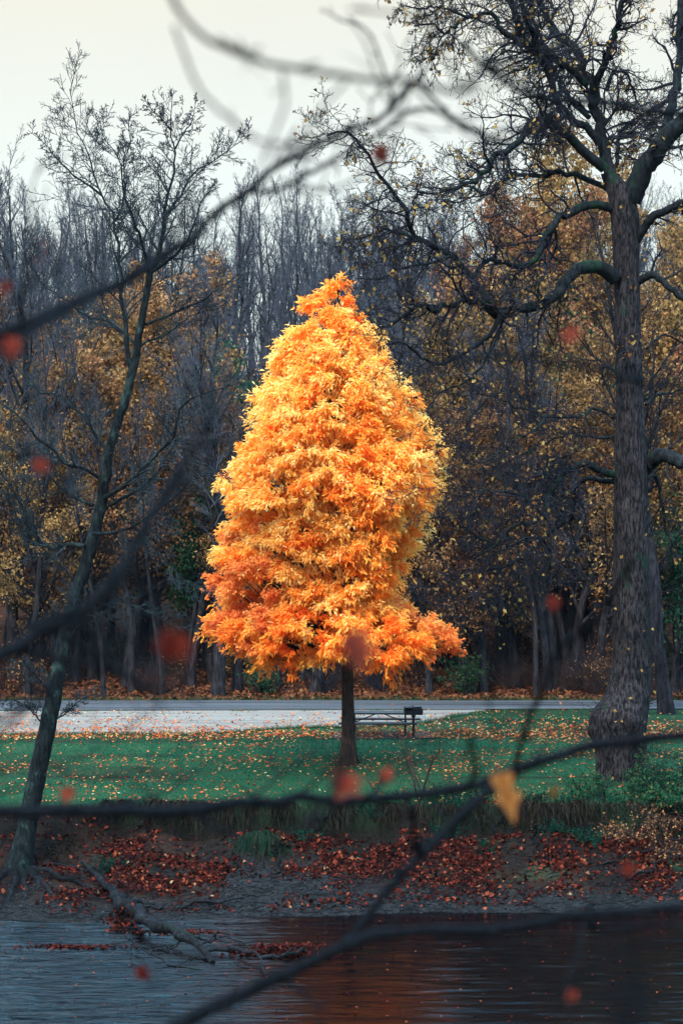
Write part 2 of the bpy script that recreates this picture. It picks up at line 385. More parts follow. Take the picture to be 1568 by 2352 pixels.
# ------------------------------------------------------------------ ground sheet
def axis(parts):
    out = []
    for a, b_, s in parts: out.append(np.arange(a, b_, s))
    return np.concatenate(out)
xs = axis([(-220, -40, 8), (-40, -14, 1.2), (-14, 14, .13), (14, 40, 1.2), (40, 221, 8)])
ys = axis([(-30, 24, 1.5), (24, 45, .6), (45, 54, .065), (54, 67, .3), (67, 79, .6), (79, 110, .45), (110, 300, 2.5)])
X, Y = np.meshgrid(xs, ys)
Z = gz(X, Y)
V = np.stack([X, Y, Z], -1).reshape(-1, 3)
nx, ny = len(xs), len(ys)
ii = (np.arange(ny-1)[:, None]*nx+np.arange(nx-1)[None]).ravel()
E = edge_y(X); W = shore_y(X)
e_n = fbm(X*.9, Y*.9, 61, 4)
track = np.exp(-((Y-57.3-.15*(e_n-.5))/.24)**2)*ss(.35, .55, fbm(X*.25, 1, 67, 3))
worn = ss(.46, .64, fbm(X*.10, Y*.5, 71, 4))*.8
gr = ss(E-.35, E+.05, Y)*ss(79.6, 79.0, Y)*(1-.75*track)*(1-worn*.6)
greenpatch = ss(.55, .7, fbm(X*.8+9, Y*1.3, 73, 4))*ss(W+.5, W+1., Y)*.6
gr = np.maximum(gr, np.where(Y < E, greenpatch*ss(2, 6, X)*.7, 0))
lt = ss(79.4, 80.2, Y) + np.where(Y < 50, 0, 0)
lt = np.clip(lt + ss(.5, .7, fbm(X*.3, Y*.5, 75, 3))*.35*ss(64, 67, Y), 0, 1)*(Y > E)
lt = lt + .35*np.where((Y < E-.5) & (Y > W+.9), ss(.4, .6, e_n), 0)
beach = np.where((Y < E) & (Y > 30), np.clip(ss(W+1.6, W+.6, Y)+np.exp(-((X+1.2)/2.1)**2-((Y-49.6)/1.1)**2)*1.5, 0, 1), 0)
C = np.stack([gr, lt, beach*ss(.1, .4, e_n+.2), np.ones_like(gr)], -1).reshape(-1, 4)
mb = MB(); mb.add(V, np.stack([ii, ii+1, ii+nx+1, ii+nx], 1))
tag(mb.build('ground', M['ground'], colors=C), kind='structure')
# river
wx = axis([(-200, -16, 8), (-16, 16, .09), (16, 201, 8)]); wy = axis([(23, 34, .6), (34, 49.2, .07)])
WX, WY = np.meshgrid(wx, wy)
riff = ss(-1.5, -3.5, WX-.25*(WY-42))*.8+.3
wz = WATER + riff*(.085*(fbm(WX*.9+3, WY*3.2, 81, 4)-.5)+.012*(fbm(WX*4, WY*11, 83, 2)-.5))*ss(49.2, 47.2, WY)
mb = MB(); k = len(wx); jj = (np.arange(len(wy)-1)[:, None]*k+np.arange(k-1)[None]).ravel()
mb.add(np.stack([WX, WY, wz], -1), np.stack([jj, jj+1, jj+k+1, jj+k], 1))
tag(mb.build('river_water', M['water']), kind='structure')
# road, gravel, pad
def strip(name, mat, x0, x1, n_, near, far, z):
    x = np.linspace(x0, x1, n_); a = near(x); b_ = far(x)
    mb = MB(); v = np.concatenate([np.stack([x, a, z+0*x], 1), np.stack([x, b_, z+0*x], 1)])
    i = np.arange(n_-1); mb.add(v, np.stack([i, i+1, i+1+n_, i+n_], 1))
    return tag(mb.build(name, mat), kind='structure')
strip('road', M['road'], -200, 200, 200, lambda x: 75.6-.12*np.clip(x+12, -5, 5)*0+.55*ss(-12, 14, x)-.3, lambda x: 78.9+0*x, .035)
strip('road_gutter', M['concrete'], -200, 200, 200, lambda x: 75.05+.55*ss(-12, 14, x)+0*x, lambda x: 75.27+.55*ss(-12, 14, x), .04)
gx = np.linspace(-60, 5.4, 420)
gnear = 67.5+.5*(fbm(gx*.5, 3, 91, 4)-.5)+2.2*ss(-5.5, -1, gx)+1.6*ss(0, 3.5, gx)+3.2*ss(2.8, 5.4, gx)+.9*(fbm(gx*2.3, 7, 93, 4)-.5)*ss(-2, 2, gx)
mb = MB(); v = []
rows = 8
for r_ in range(rows+1):
    f_ = r_/rows; yy = gnear*(1-f_)+(75.0+.55*ss(-12, 14, gx))*f_
    v.append(np.stack([gx, yy, .030+0*gx], 1))
kk = len(gx); i = (np.arange(rows)[:, None]*kk+np.arange(kk-1)[None]).ravel()
mb.add(np.concatenate(v), np.stack([i, i+1, i+1+kk, i+kk], 1))
tag(mb.build('gravel_path', M['gravel']), kind='structure')
mb = MB(); mb.box((1.4, 67.35, -.02), (3.4, 1.9, .11), .04, bev=.01); tag(mb.build('concrete_pad', M['concrete'], smooth=False), kind='structure')

# ------------------------------------------------------------------ fallen leaves and grass (nobody could count them)
def scatter(name, mat, x, y, L, tone, dz=.02, tilt=.35, extra=None):
    N = len(x); z = gz(x, y)+dz
    nrm = np.stack([-(gz(x+.06, y)-gz(x-.06, y))/.12, -(gz(x, y+.06)-gz(x, y-.06))/.12, np.ones(N)], 1)
    nrm /= np.linalg.norm(nrm, axis=1, keepdims=True)
    up = nrm+rng.normal(size=(N, 3))*tilt
    up /= np.linalg.norm(up, axis=1, keepdims=True)
    d = rng.normal(size=(N, 3)); d -= (d*up).sum(1, keepdims=True)*up
    mb = MB(); mb.leaves(np.stack([x, y, z], 1), d, L, L*rng.uniform(.65, 1., N), tone, up=up, fold=rng.uniform(-.1, .35, (N, 1)))
    return tag(mb.build(name, mat, smooth=False), kind='stuff')
# lawn
N = 26000; x = rng.uniform(-15, 15, N); y = rng.uniform(52.2, 67.2, N)
dn = .15+1.0*ss(.45, .66, fbm(x*.28, y*.7, 101, 4)); dn += .5*ss(65.2, 67, y)*ss(2, -3, x)+.55*np.exp(-((x-.2)/3.4)**2-((y-60.3)/2.2)**2); dn *= (.55+.45*ss(54, 57, y))
keep = (rng.random(N) < dn*.5) & (y > edge_y(x))
x, y = x[keep], y[keep]; tn = np.clip(rng.normal(.56, .24, len(x)), 0, 1); tn = np.where(rng.random(len(x)) < .3, rng.uniform(.1, .5, len(x)), tn)
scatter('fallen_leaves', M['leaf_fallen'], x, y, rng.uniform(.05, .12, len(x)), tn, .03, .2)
# gravel & its front edge
N = 24000; x = rng.uniform(-16, 16, N); y = rng.uniform(66.3, 79, N)
dn = np.exp(-((y-67.6)/1.1)**2)*1.0+(.12+.5*ss(75, 68.5, y))*(.4+ss(.4, .6, fbm(x*.5, y*.9, 103, 4)))+.05*(y > 78)
dn *= np.where(y > 75.2, .05, 1)
keep = rng.random(N) < dn*.75; x, y = x[keep], y[keep]
scatter('fallen_leaves', M['leaf_fallen'], x, y, rng.uniform(.06, .14, len(x)), np.clip(rng.normal(.52, .2, len(x)), 0, 1), .055, .25)
# wood floor
N = 34000; y = 79.2+rng.random(N)**1.6*30; x = rng.uniform(-1, 1, N)*(y*.18+3)
scatter('leaf_litter', M['leaf_litter'], x, y, rng.uniform(.10, .24, N), np.clip(rng.normal(.42, .17, N), 0, .95), .04, .7)
# river bank
N = 60000; x = rng.uniform(-12, 12, N); y = rng.uniform(47, 52.6, N); e = edge_y(x); ws = shore_y(x)
cl = fbm(x*.9, y*1.4, 105, 4)
lo = ws+.95+1.0*np.exp(-((x+1.1)/2.3)**2)*1.15
dn = ss(lo-.3, lo+.6, y)*ss(e-.25, e-.6, y)*(.10+.9*ss(.40, .62, cl))
dn += .22*ss(ws+.1, ws+.5, y)*(cl > .46)*(y < lo)
dn *= (1-.55*ss(-5.2, -7, x))
dn += .35*ss(e-.1, e+.1, y)*ss(e+.6, e+.2, y)*ss(.4, .6, fbm(x*.7, 2, 107, 3))*ss(2, 5, x)
keep = rng.random(N) < dn*.95; x, y = x[keep], y[keep]
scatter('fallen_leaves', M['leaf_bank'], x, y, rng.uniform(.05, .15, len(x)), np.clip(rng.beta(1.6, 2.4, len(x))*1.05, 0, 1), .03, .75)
# stones, twigs and wet clods on the shore
N = 9000; x = rng.uniform(-12, 12, N); y = rng.uniform(46.8, 51.5, N); ws = shore_y(x)
keep = (y > ws-.1) & (y < ws+2.3) & (rng.random(N) < ss(.35, .6, fbm(x*1.3, y*2, 151, 3))); x, y = x[keep], y[keep]; N = len(x)
r_ = rng.uniform(.012, .05, N)*rng.random(N)**.5; o8 = np.array([[1,0,0],[0,1,0],[-1,0,0],[0,-1,0],[0,0,.6],[0,0,-.5]]); f8 = np.array([[0,1,4],[1,2,4],[2,3,4],[3,0,4],[1,0,5],[2,1,5],[3,2,5],[0,3,5]])
vv = np.stack([x, y, gz(x, y)], 1)[:, None]+o8[None]*r_[:, None, None]*rng.uniform(.6, 1.5, (N, 6, 1))
mb = MB(); mb.add(vv, (np.arange(N)[:, None, None]*6+f8[None]).reshape(-1, 3)); tag(mb.build('pebbles', M['stone'], smooth=False), kind='stuff')
N = 1500; x = rng.uniform(-10, 10, N); y = rng.uniform(47.2, 52, N); keep = (y > shore_y(x)) & (y < edge_y(x)-.5); x, y = x[keep], y[keep]; N = len(x)
a_ = rng.normal(0, .6, N); L_ = rng.uniform(.1, .55, N); tt_ = np.linspace(-.5, .5, 4)
px_ = x[:, None]+np.cos(a_)[:, None]*L_[:, None]*tt_+rng.normal(size=(N, 4))*.015; py_ = y[:, None]+np.sin(a_)[:, None]*L_[:, None]*tt_+rng.normal(size=(N, 4))*.015
mb = MB(); mb.tubes(np.stack([px_, py_, gz(px_, py_)+.02], -1), np.tile([.004, .009, .008, .003], (N, 1)), 4); tag(mb.build('twig_litter', M['bark_log']), kind='stuff')
# floating leaves
N = 420; x = rng.uniform(-8, 8, N); y = rng.uniform(38, 47.5, N); d = rng.normal(size=(N, 3)); d[:, 2] = 0
mb = MB(); up = np.tile([[0, 0, 1.]], (N, 1))+rng.normal(size=(N, 3))*.1
mb.leaves(np.stack([x, y, np.full(N, WATER+.03)], 1), d, rng.uniform(.04, .09, N), rng.uniform(.03, .07, N), rng.uniform(.2, .9, N), up=up)
xc = np.concatenate([rng.normal(-6.0, .6, 260), rng.normal(-3.8, .5, 160), rng.normal(-1.2, .6, 200)]); yc = np.concatenate([rng.normal(44.4, .10, 260), rng.normal(45.9, .12, 160), rng.normal(44.5, .1, 200)])
N = len(xc); d = rng.normal(size=(N, 3)); d[:, 2] *= .2
mb.leaves(np.stack([xc, yc, np.full(N, WATER+.03)], 1), d, .09, .07, rng.uniform(.1, .7, N), up=np.tile([[0, 0, 1.]], (N, 1))+rng.normal(size=(N, 3))*.3)
tag(mb.build('floating_leaves', M['leaf_bank'], smooth=False), kind='stuff')
# grass on lawn
def blades(mb, x, y, h, wd, lean, tone, z=None, mat=0):
    N = len(x); z = gz(x, y) if z is None else z; b_ = np.stack([x, y, z-.01], 1)
    a = rng.uniform(0, 6.283, N); sd = np.stack([np.cos(a), np.sin(a), 0*a], 1)*np.broadcast_to(wd, (N,))[:, None]/2
    tip = b_+lean+np.stack([0*h, 0*h, h], 1)
    mb.add(np.stack([b_-sd, b_+sd, tip], 1), np.arange(N*3).reshape(-1, 3), np.repeat(tone, 3), mat)
N = 90000; x = rng.uniform(-14, 14, N); y = rng.uniform(51.9, 75, N); e = edge_y(x)
keep = (y > e) & ~((y > 67.0) & (x < 5.0)) & (rng.random(N) < .55+.9*fbm(x*.5, y*.5, 111, 3)) & (np.abs(y-57.3) > .2)
x, y = x[keep], y[keep]; N = len(x)
mb = MB(); lean = rng.normal(size=(N, 3))*.03; lean[:, 2] = 0
blades(mb, x, y, rng.uniform(.03, .09, N), .022, lean, np.clip(rng.normal(.45, .2, N)+1.1*(fbm(x*.15, y*.5, 113, 4)-.5), 0, 1))
x = rng.uniform(-14, 14, 6000); y = rng.uniform(78.9, 79.8, 6000); lean = rng.normal(size=(6000, 3))*.05; lean[:, 2] = 0
blades(mb, x, y, rng.uniform(.05, .2, 6000), .03, lean, rng.uniform(.3, 1, 6000))
x = rng.uniform(-15, 5.5, 7000); y = np.interp(x, gx, gnear)+rng.normal(.0, .35, 7000)*rng.random(7000); lean = rng.normal(size=(7000, 3))*.04; lean[:, 2] = 0
blades(mb, x, y, rng.uniform(.05, .15, 7000), .03, lean, rng.uniform(.2, .9, 7000))
x = rng.uniform(-16, 16, 5000); y = 74.85+.55*ss(-12, 14, x)+rng.normal(0, .1, 5000); lean = rng.normal(size=(5000, 3))*.04; lean[:, 2] = 0
blades(mb, x, y, rng.uniform(.04, .13, 5000)*ss(.4, .6, fbm(x*.8, 3, 117, 3)), .03, lean, rng.uniform(.3, 1, 5000))
tag(mb.build('lawn_grass', M['grass'], smooth=False), kind='stuff')
# grass hanging over the cut bank
def hang(mb, x, y, L, out, tone, mat=0, wd=.014):
    N = len(x); z = gz(x, y+.03)
    b_ = np.stack([x, y+.03, z], 1); d = np.stack([rng.normal(0, .25, N), -np.abs(out), rng.uniform(.2, .9, N)], 1); d /= np.linalg.norm(d, axis=1, keepdims=True)
    p_ = b_; pts = [p_]
    for q in range(4):
        d = d+np.array([0, -.12, -.62])+rng.normal(size=(N, 3))*.06; d /= np.linalg.norm(d, axis=1, keepdims=True)
        p_ = p_+d*(L/4)[:, None]; pts.append(p_)
    pts = np.stack(pts, 1); sdv = np.array([1., 0, 0])*wd
    wv = np.array([1, 1, .8, .6, .2])[None, :, None]
    v = np.stack([pts-sdv*wv/2, pts+sdv*wv/2], 2).reshape(-1, 3)
    i = (np.arange(N)[:, None]*10+np.arange(4)[None]*2).ravel()
    mb.add(v, np.stack([i, i+1, i+3, i+2], 1), np.repeat(tone, 10), mat)
N = 15000; x = rng.uniform(-6.3, 11, N); cl = fbm(x*1.5, 5, 121, 4)
keep = rng.random(N) < ss(.42, .66, cl)*.75+.05+.22*ss(0, 4, x); x = x[keep]; N = len(x)
y = edge_y(x)+rng.uniform(-.22, .22, N)
mb = MB(); hang(mb, x, y, rng.uniform(.15, .6, N)*(.5+fbm(x*2.1, 8, 123, 3)), rng.uniform(.1, .9, N), np.clip(rng.normal(.45, .25, N), 0, 1))
tag(mb.build('overhanging_grass', M['dry'], smooth=False), kind='stuff')

# ------------------------------------------------------------------ the golden tree
def golden():
    D0 = 60.1; base = P(800, 1757, D0); base[2] = float(gz(base[0], base[1]))-.03
    root = empty('maple_tree', base, 'blazing golden orange conical tree standing alone on the lawn', 'tree')
    ax = spline([P(800, 1770, D0), P(800, 1740, D0), P(799, 1640, D0), P(797, 1500, D0), P(792, 1300, D0+.1), P(783, 1150, D0), P(776, 950, D0-.1), P(775, 800, D0), P(777, 650, D0)], 40)
    rr = np.interp(np.linspace(0, 1, 40), [0, .03, .07, .28, .6, 1], [.30, .235, .205, .175, .11, .015])
    mb = MB(); mb.tubes(ax, rr*(1+.03*rng.normal(size=40)), 20)
    for a_ in (.3, 1.5, 2.7, 3.6, 4.7, 5.6): mb.tubes(spline([ax[3]+[.10*math.cos(a_), .10*math.sin(a_), 0], ax[2]+[.20*math.cos(a_), .20*math.sin(a_), -.12], base+[.34*math.cos(a_), .34*math.sin(a_), -.08]], 6), np.linspace(.10, .03, 6), 8)
    mb.build('trunk', M['bark_maple'], root, loc=base)
    prof = np.array([  # row, left, right
        (640, 765, 790), (680, 710, 830), (740, 672, 868), (800, 632, 885), (860, 605, 925), (930, 570, 960), (985, 553, 1005), (1040, 548, 1025), (1110, 500, 1015),
        (1150, 497, 1005), (1180, 530, 1000), (1230, 490, 975), (1290, 485, 925), (1350, 490, 905), (1400, 500, 935), (1440, 476, 1030), (1480, 510, 1066), (1510, 555, 1010), (1530, 600, 880)], float)
    cents = []
    def ext(row, th):
        l = np.interp(row, prof[:, 0], prof[:, 1]); r_ = np.interp(row, prof[:, 0], prof[:, 2]); c = np.interp(row, prof[:, 0][[0, -1]], [778, 797])
        a = (c-l)*D0/F; b_ = (r_-c)*D0/F; c_ = np.cos(th)
        side = np.where(c_ > 0, b_, a); mean = .5*(a+b_)
        w_ = np.abs(c_)**1.5
        return side*w_+mean*(1-w_), c
    tries = 0
    while len(cents) < 700 and tries < 90000:
        tries += 1
        row = 640+880*rng.random()**.8; th = rng.uniform(0, 2*np.pi)
        if rng.random() < .6: th = rng.uniform(np.pi*.95, 2.05*np.pi)       # the half that faces the river is the fuller one
        e_, c = ext(row, th); e_ = e_*(.84+.26*fbm(th*2.2+5, row*.014, 141, 3)) if abs(np.cos(th)) < .85 else e_*(.95+.07*fbm(th*2.2, row*.03, 143, 2))
        if rng.random() > (e_/4.2)**1.0+.05: continue
        sh = .82+.18*rng.random() if rng.random() < .72 else rng.uniform(.35, .8)
        rad = max(e_*sh-.33, .02)
        if row > 1455 and rad < 1.9 and rng.random() < .85: continue
        z = CZ-(row-HY)*D0/F
        q = np.array([(c-CX)*D0/F+rad*np.cos(th), D0+rad*np.sin(th), z])
        if q[1] < D0 and any(abs((CX+q[0]*F/q[1])-hx) < hw_ and abs(row-hy) < hh for hx, hy, hw_, hh in ((775,935,22,26),(768,1190,18,22),(795,1315,18,22),(822,1035,22,14),(745,1392,26,12),(575,1370,22,30),(720,1130,16,12),(860,1120,14,12))): continue
        if sh > .8 and len(cents) and min(np.linalg.norm((q-k_[0])*[1, 1, .72]) for k_ in cents) < .35: continue
        cents.append((q, th, row, e_, rad, sh))
    mbr = MB(); crown = MB(); side = MB()
    # limbs to the clumps
    for q, th, row, e_, rad, sh in cents:
        j = np.argmin(np.abs(ax[:, 2]-(q[2]-rad*.55)))
        j = int(np.clip(j, 10, 38)); a = ax[j]
        m_ = (a+q)/2+np.array([0, 0, -.10*rad])+rng.normal(size=3)*.08
        pts = spline([a, m_, q], 6); mbr.tubes(pts, np.linspace(min(.02+.012*rad, rr[j]*.6), .008, 6), 4)
    for ci, (q, th, row, e_, rad, sh) in enumerate(cents):
        out = np.array([np.cos(th), np.sin(th), 0.])
        size = rng.uniform(.34, .70)*min(1, .5+e_/3.5)
        nl = int(330*size/.55)
        # sprigs radiate from the clump centre, each carrying hanging leaves
        ns = max(6, int(11*size/.5))
        sdv = rng.normal(size=(ns, 3))*[.8, .8, .48]+out*.75+np.array([0, 0, .12]); sdv /= np.linalg.norm(sdv, axis=1, keepdims=True)
        sl_ = size*rng.uniform(.6, 1.15, ns)
        si = rng.integers(0, ns, nl); tt = rng.random(nl)**.8
        base_ = q+sdv[si]*(sl_[si]*tt)[:, None]+np.array([0, 0, -.25])*((tt*sl_[si])**2)[:, None]+rng.normal(size=(nl, 3))*.055
        d = sdv[si]*.9+out*.35+rng.normal(size=(nl, 3))*.62+np.array([0, 0, -.55])
        hue = rng.uniform(-.26, .24)
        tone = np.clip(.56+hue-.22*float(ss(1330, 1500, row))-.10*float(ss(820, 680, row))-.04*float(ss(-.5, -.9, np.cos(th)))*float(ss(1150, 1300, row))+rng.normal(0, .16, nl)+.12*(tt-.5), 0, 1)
        up = out[None]*.5+np.array([[0, 0, 1.]])+rng.normal(size=(nl, 3))*.55
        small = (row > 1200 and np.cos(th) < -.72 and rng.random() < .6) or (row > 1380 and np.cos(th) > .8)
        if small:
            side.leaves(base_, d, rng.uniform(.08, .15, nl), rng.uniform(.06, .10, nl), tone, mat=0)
        else:
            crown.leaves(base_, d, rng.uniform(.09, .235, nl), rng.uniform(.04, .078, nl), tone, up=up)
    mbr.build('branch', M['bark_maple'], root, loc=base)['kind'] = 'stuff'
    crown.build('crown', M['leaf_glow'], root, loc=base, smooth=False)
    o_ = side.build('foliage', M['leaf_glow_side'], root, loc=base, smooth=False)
    o_['label'] = 'coppery small leaved outer sprays'
golden()

# ------------------------------------------------------------------ helper: hand-laid limbs grown into twigs
def limbs_to_tubes(limbs, D, K=16, jit=.25):
    """limbs: list of (points [(px,py)..], r0px, r1px, depth at start, depth at end)"""
    PP, RR, LL = [], [], []
    for pts, r0, r1, d0, d1 in limbs:
        n_ = len(pts); f_ = np.linspace(0, 1, n_)
        if D < 52 and pts[-1][1] < 300: pts = [(a, b_+24*max(0, (600-b_)/400)) for a, b_ in pts]
        w = np.array([P(a, b_, D+d0+(d1-d0)*t_) for (a, b_), t_ in zip(pts, f_)])
        s_ = spline(w, K, jit); PP.append(s_); RR.append(np.linspace(r0, r1, K)**1*D/F); LL.append(np.linalg.norm(np.diff(s_, axis=0), axis=1).sum())
    return np.array(PP), np.array(RR)*.85, np.array(LL)

# ------------------------------------------------------------------ left leaning bare tree
def left_tree():
    D0 = 50.; T = []
    base = P(48, 1985, D0); base[2] = float(gz(base[0], base[1]))-.1
    root = empty('bare_tree', base, 'leaning bare tree with lichened trunk rising from the river bank beside the roots', 'tree')
    tr = spline([P(40, 2010, D0), P(52, 1960, D0), P(75, 1830, D0), P(105, 1690, D0), P(130, 1560, D0), P(165, 1400, D0+.1), P(205, 1270, D0+.2), P(235, 1150, D0+.2), P(252, 1040, D0+.1), P(280, 940, D0), P(305, 859, D0), P(325, 740, D0), P(345, 630, D0)], 70, .1)
    rr = np.interp(np.linspace(0, 1, 70), [0, .03, .08, .3, .5, .7, 1], [.48, .38, .30, .25, .205, .155, .10])*.82
    mb = MB(); mb.tubes(tr, rr, 18)
    mb.build('trunk', M['bark_left'], root, loc=base)
    L = [
     ([(345,630),(362,590),(376,520),(378,470),(388,430),(401,385),(403,325),(392,280),(396,200)], 8, 1.6, 0, .8),
     ([(345,640),(330,565),(312,515),(300,480),(282,430),(281,380),(270,340),(240,300),(228,245)], 6, 1.2, 0, -1.2),
     ([(305,860),(290,790),(285,700),(272,575),(262,500),(235,440),(215,370),(195,320),(180,280),(165,200),(160,178)], 8, 1.4, 0, 1.5),
     ([(235,440),(205,415),(175,395),(150,370),(125,340),(105,315),(88,298),(65,280)], 4, 1.2, .9, .2),
     ([(265,500),(280,470),(287,400),(285,350),(300,310),(295,270),(300,240)], 4, 1.2, .9, 2),
     ([(377,500),(400,470),(415,450),(440,405),(480,375),(530,340),(572,310)], 4.5, 1.2, 0, 1.8),
     ([(403,325),(420,290),(440,260),(452,200)], 3, 1., .5, 1.2),
     ([(392,280),(370,250),(345,225),(332,200)], 2.6, 1., .5, 0),
     ([(385,440),(360,400),(335,370),(318,345),(302,320)], 3, 1., 0, 1),
     ([(350,625),(385,600),(425,560),(450,500),(470,450),(505,430)], 5, 1.2, 0, -1.4),
     ([(335,745),(360,735),(400,720),(470,685),(505,660),(540,635),(580,600)], 5, 1.2, 0, 1.6),
     ([(240,1144),(300,1104),(360,1044),(400,999),(415,934),(440,915),(470,904),(550,879)], 8, 2, 0, -1.2),
     ([(252,1160),(310,1129),(352,1094),(385,1050),(408,1000),(430,960)], 6, 2, 0, 1.2),
     ([(225,1094),(190,1075),(150,1064),(118,1030),(90,1009),(62,975),(30,944),(-20,915)], 6, 2, 0, -1.5),
     ([(215,1160),(165,1139),(120,1100),(65,1059),(0,1010),(-40,990)], 5, 1.5, 0, 1.6),
     ([(195,1255),(160,1250),(125,1259),(95,1250),(80,1234),(62,1200),(45,1150),(0,1080),(-30,1040)], 8, 2, 0, .8),
     ([(255,1045),(235,1020),(220,999),(198,960),(175,944),(130,904),(95,904),(60,870),(30,834),(0,820)], 6, 2, 0, 1.2),
     ([(215,1225),(260,1224),(310,1209),(345,1180),(370,1164),(440,1104),(480,1090),(505,1080)], 6, 1.6, 0, -1.6),
     ([(310,1209),(335,1235),(360,1264),(410,1319),(440,1345),(475,1365)], 4, 1.4, -.5, -1.4),
     ([(180,1345),(150,1310),(120,1280),(90,1240),(60,1180),(40,1130)], 4, 1.4, 0, 1.),
     ([(150,1480),(180,1440),(220,1400),(270,1380),(330,1400),(400,1440)], 4, 1.2, 0, -1.),
     ([(122,1600),(90,1560),(60,1530),(20,1520)], 3.5, 1., 0, -.8),
     ([(112,1660),(150,1640),(190,1605),(240,1590)], 3, .9, 0, -.6), ([(108,1680),(80,1640),(40,1610),(0,1610)], 3, .9, 0, -.9),
     ([(318,800),(345,780),(380,770),(420,740),(450,720),(520,705)], 4, 1.2, 0, 1.4),
     ([(318,800),(290,770),(250,740),(200,725),(150,690),(90,640),(40,560)], 5, 1.4, 0, 1.8),
    ]
    pp, pr, pl = limbs_to_tubes(L, D0, 20, .10)
    pr = pr*np.linspace(.92, .55, 20)[None]
    for k_ in range(len(L)):
        mb = MB(); mb.tubes(pp[k_], pr[k_], 8); mb.build('limb', M['bark_left'], root, loc=base)
    tw = MB()
    g1 = grow(pp, pr, pl, np.clip(pl*7., 18, 46), .10, 1., (32, 68), .31, .55, 7, .12, .03, lpow=.6, rmin=.008)
    tw.tubes(g1[0], g1[1], 5)
    g2 = grow(g1[0], g1[1], g1[2], 6, .15, 1., (28, 60), .52, .65, 5, .10, .03, rmin=.008); tw.tubes(g2[0], g2[1], 4)
    g3 = grow(g2[0], g2[1], g2[2], 5, .2, 1., (28, 58), .6, .75, 4, .12, .03, rmin=.007); tw.tubes(g3[0], g3[1], 3)
    g4 = grow(g3[0], g3[1], g3[2], 2, .3, 1., (20, 50), .6, .8, 3, .12, .06, rmin=.005); tw.tubes(g4[0], g4[1], 3)
    tw.build('crown', M['twig_left'], root, loc=base)
    # roots
    for pts in ([(48,1975),(75,2010),(110,2045),(130,2090)], [(40,1980),(30,2040),(20,2100),(30,2140)], [(55,1970),(100,1990),(160,2005),(215,2040)], [(35,1975),(5,2010),(-20,2060)], [(60,1975),(85,2030),(95,2090),(80,2130)], [(50,1985),(60,2040),(55,2110)]):
        q = spline([P(a, b_, 50-(b_-1975)/155*2.2) for a, b_ in pts], 12, .35)
        g = gz(q[:, 0], q[:, 1]); q[:, 2] = np.maximum(q[:, 2]*.2+.8*(g+.03), g-.02)
        mb = MB(); mb.tubes(q, np.linspace(.10, .03, 12), 7); mb.build('root', M['bark_log'], root, loc=base)
left_tree()

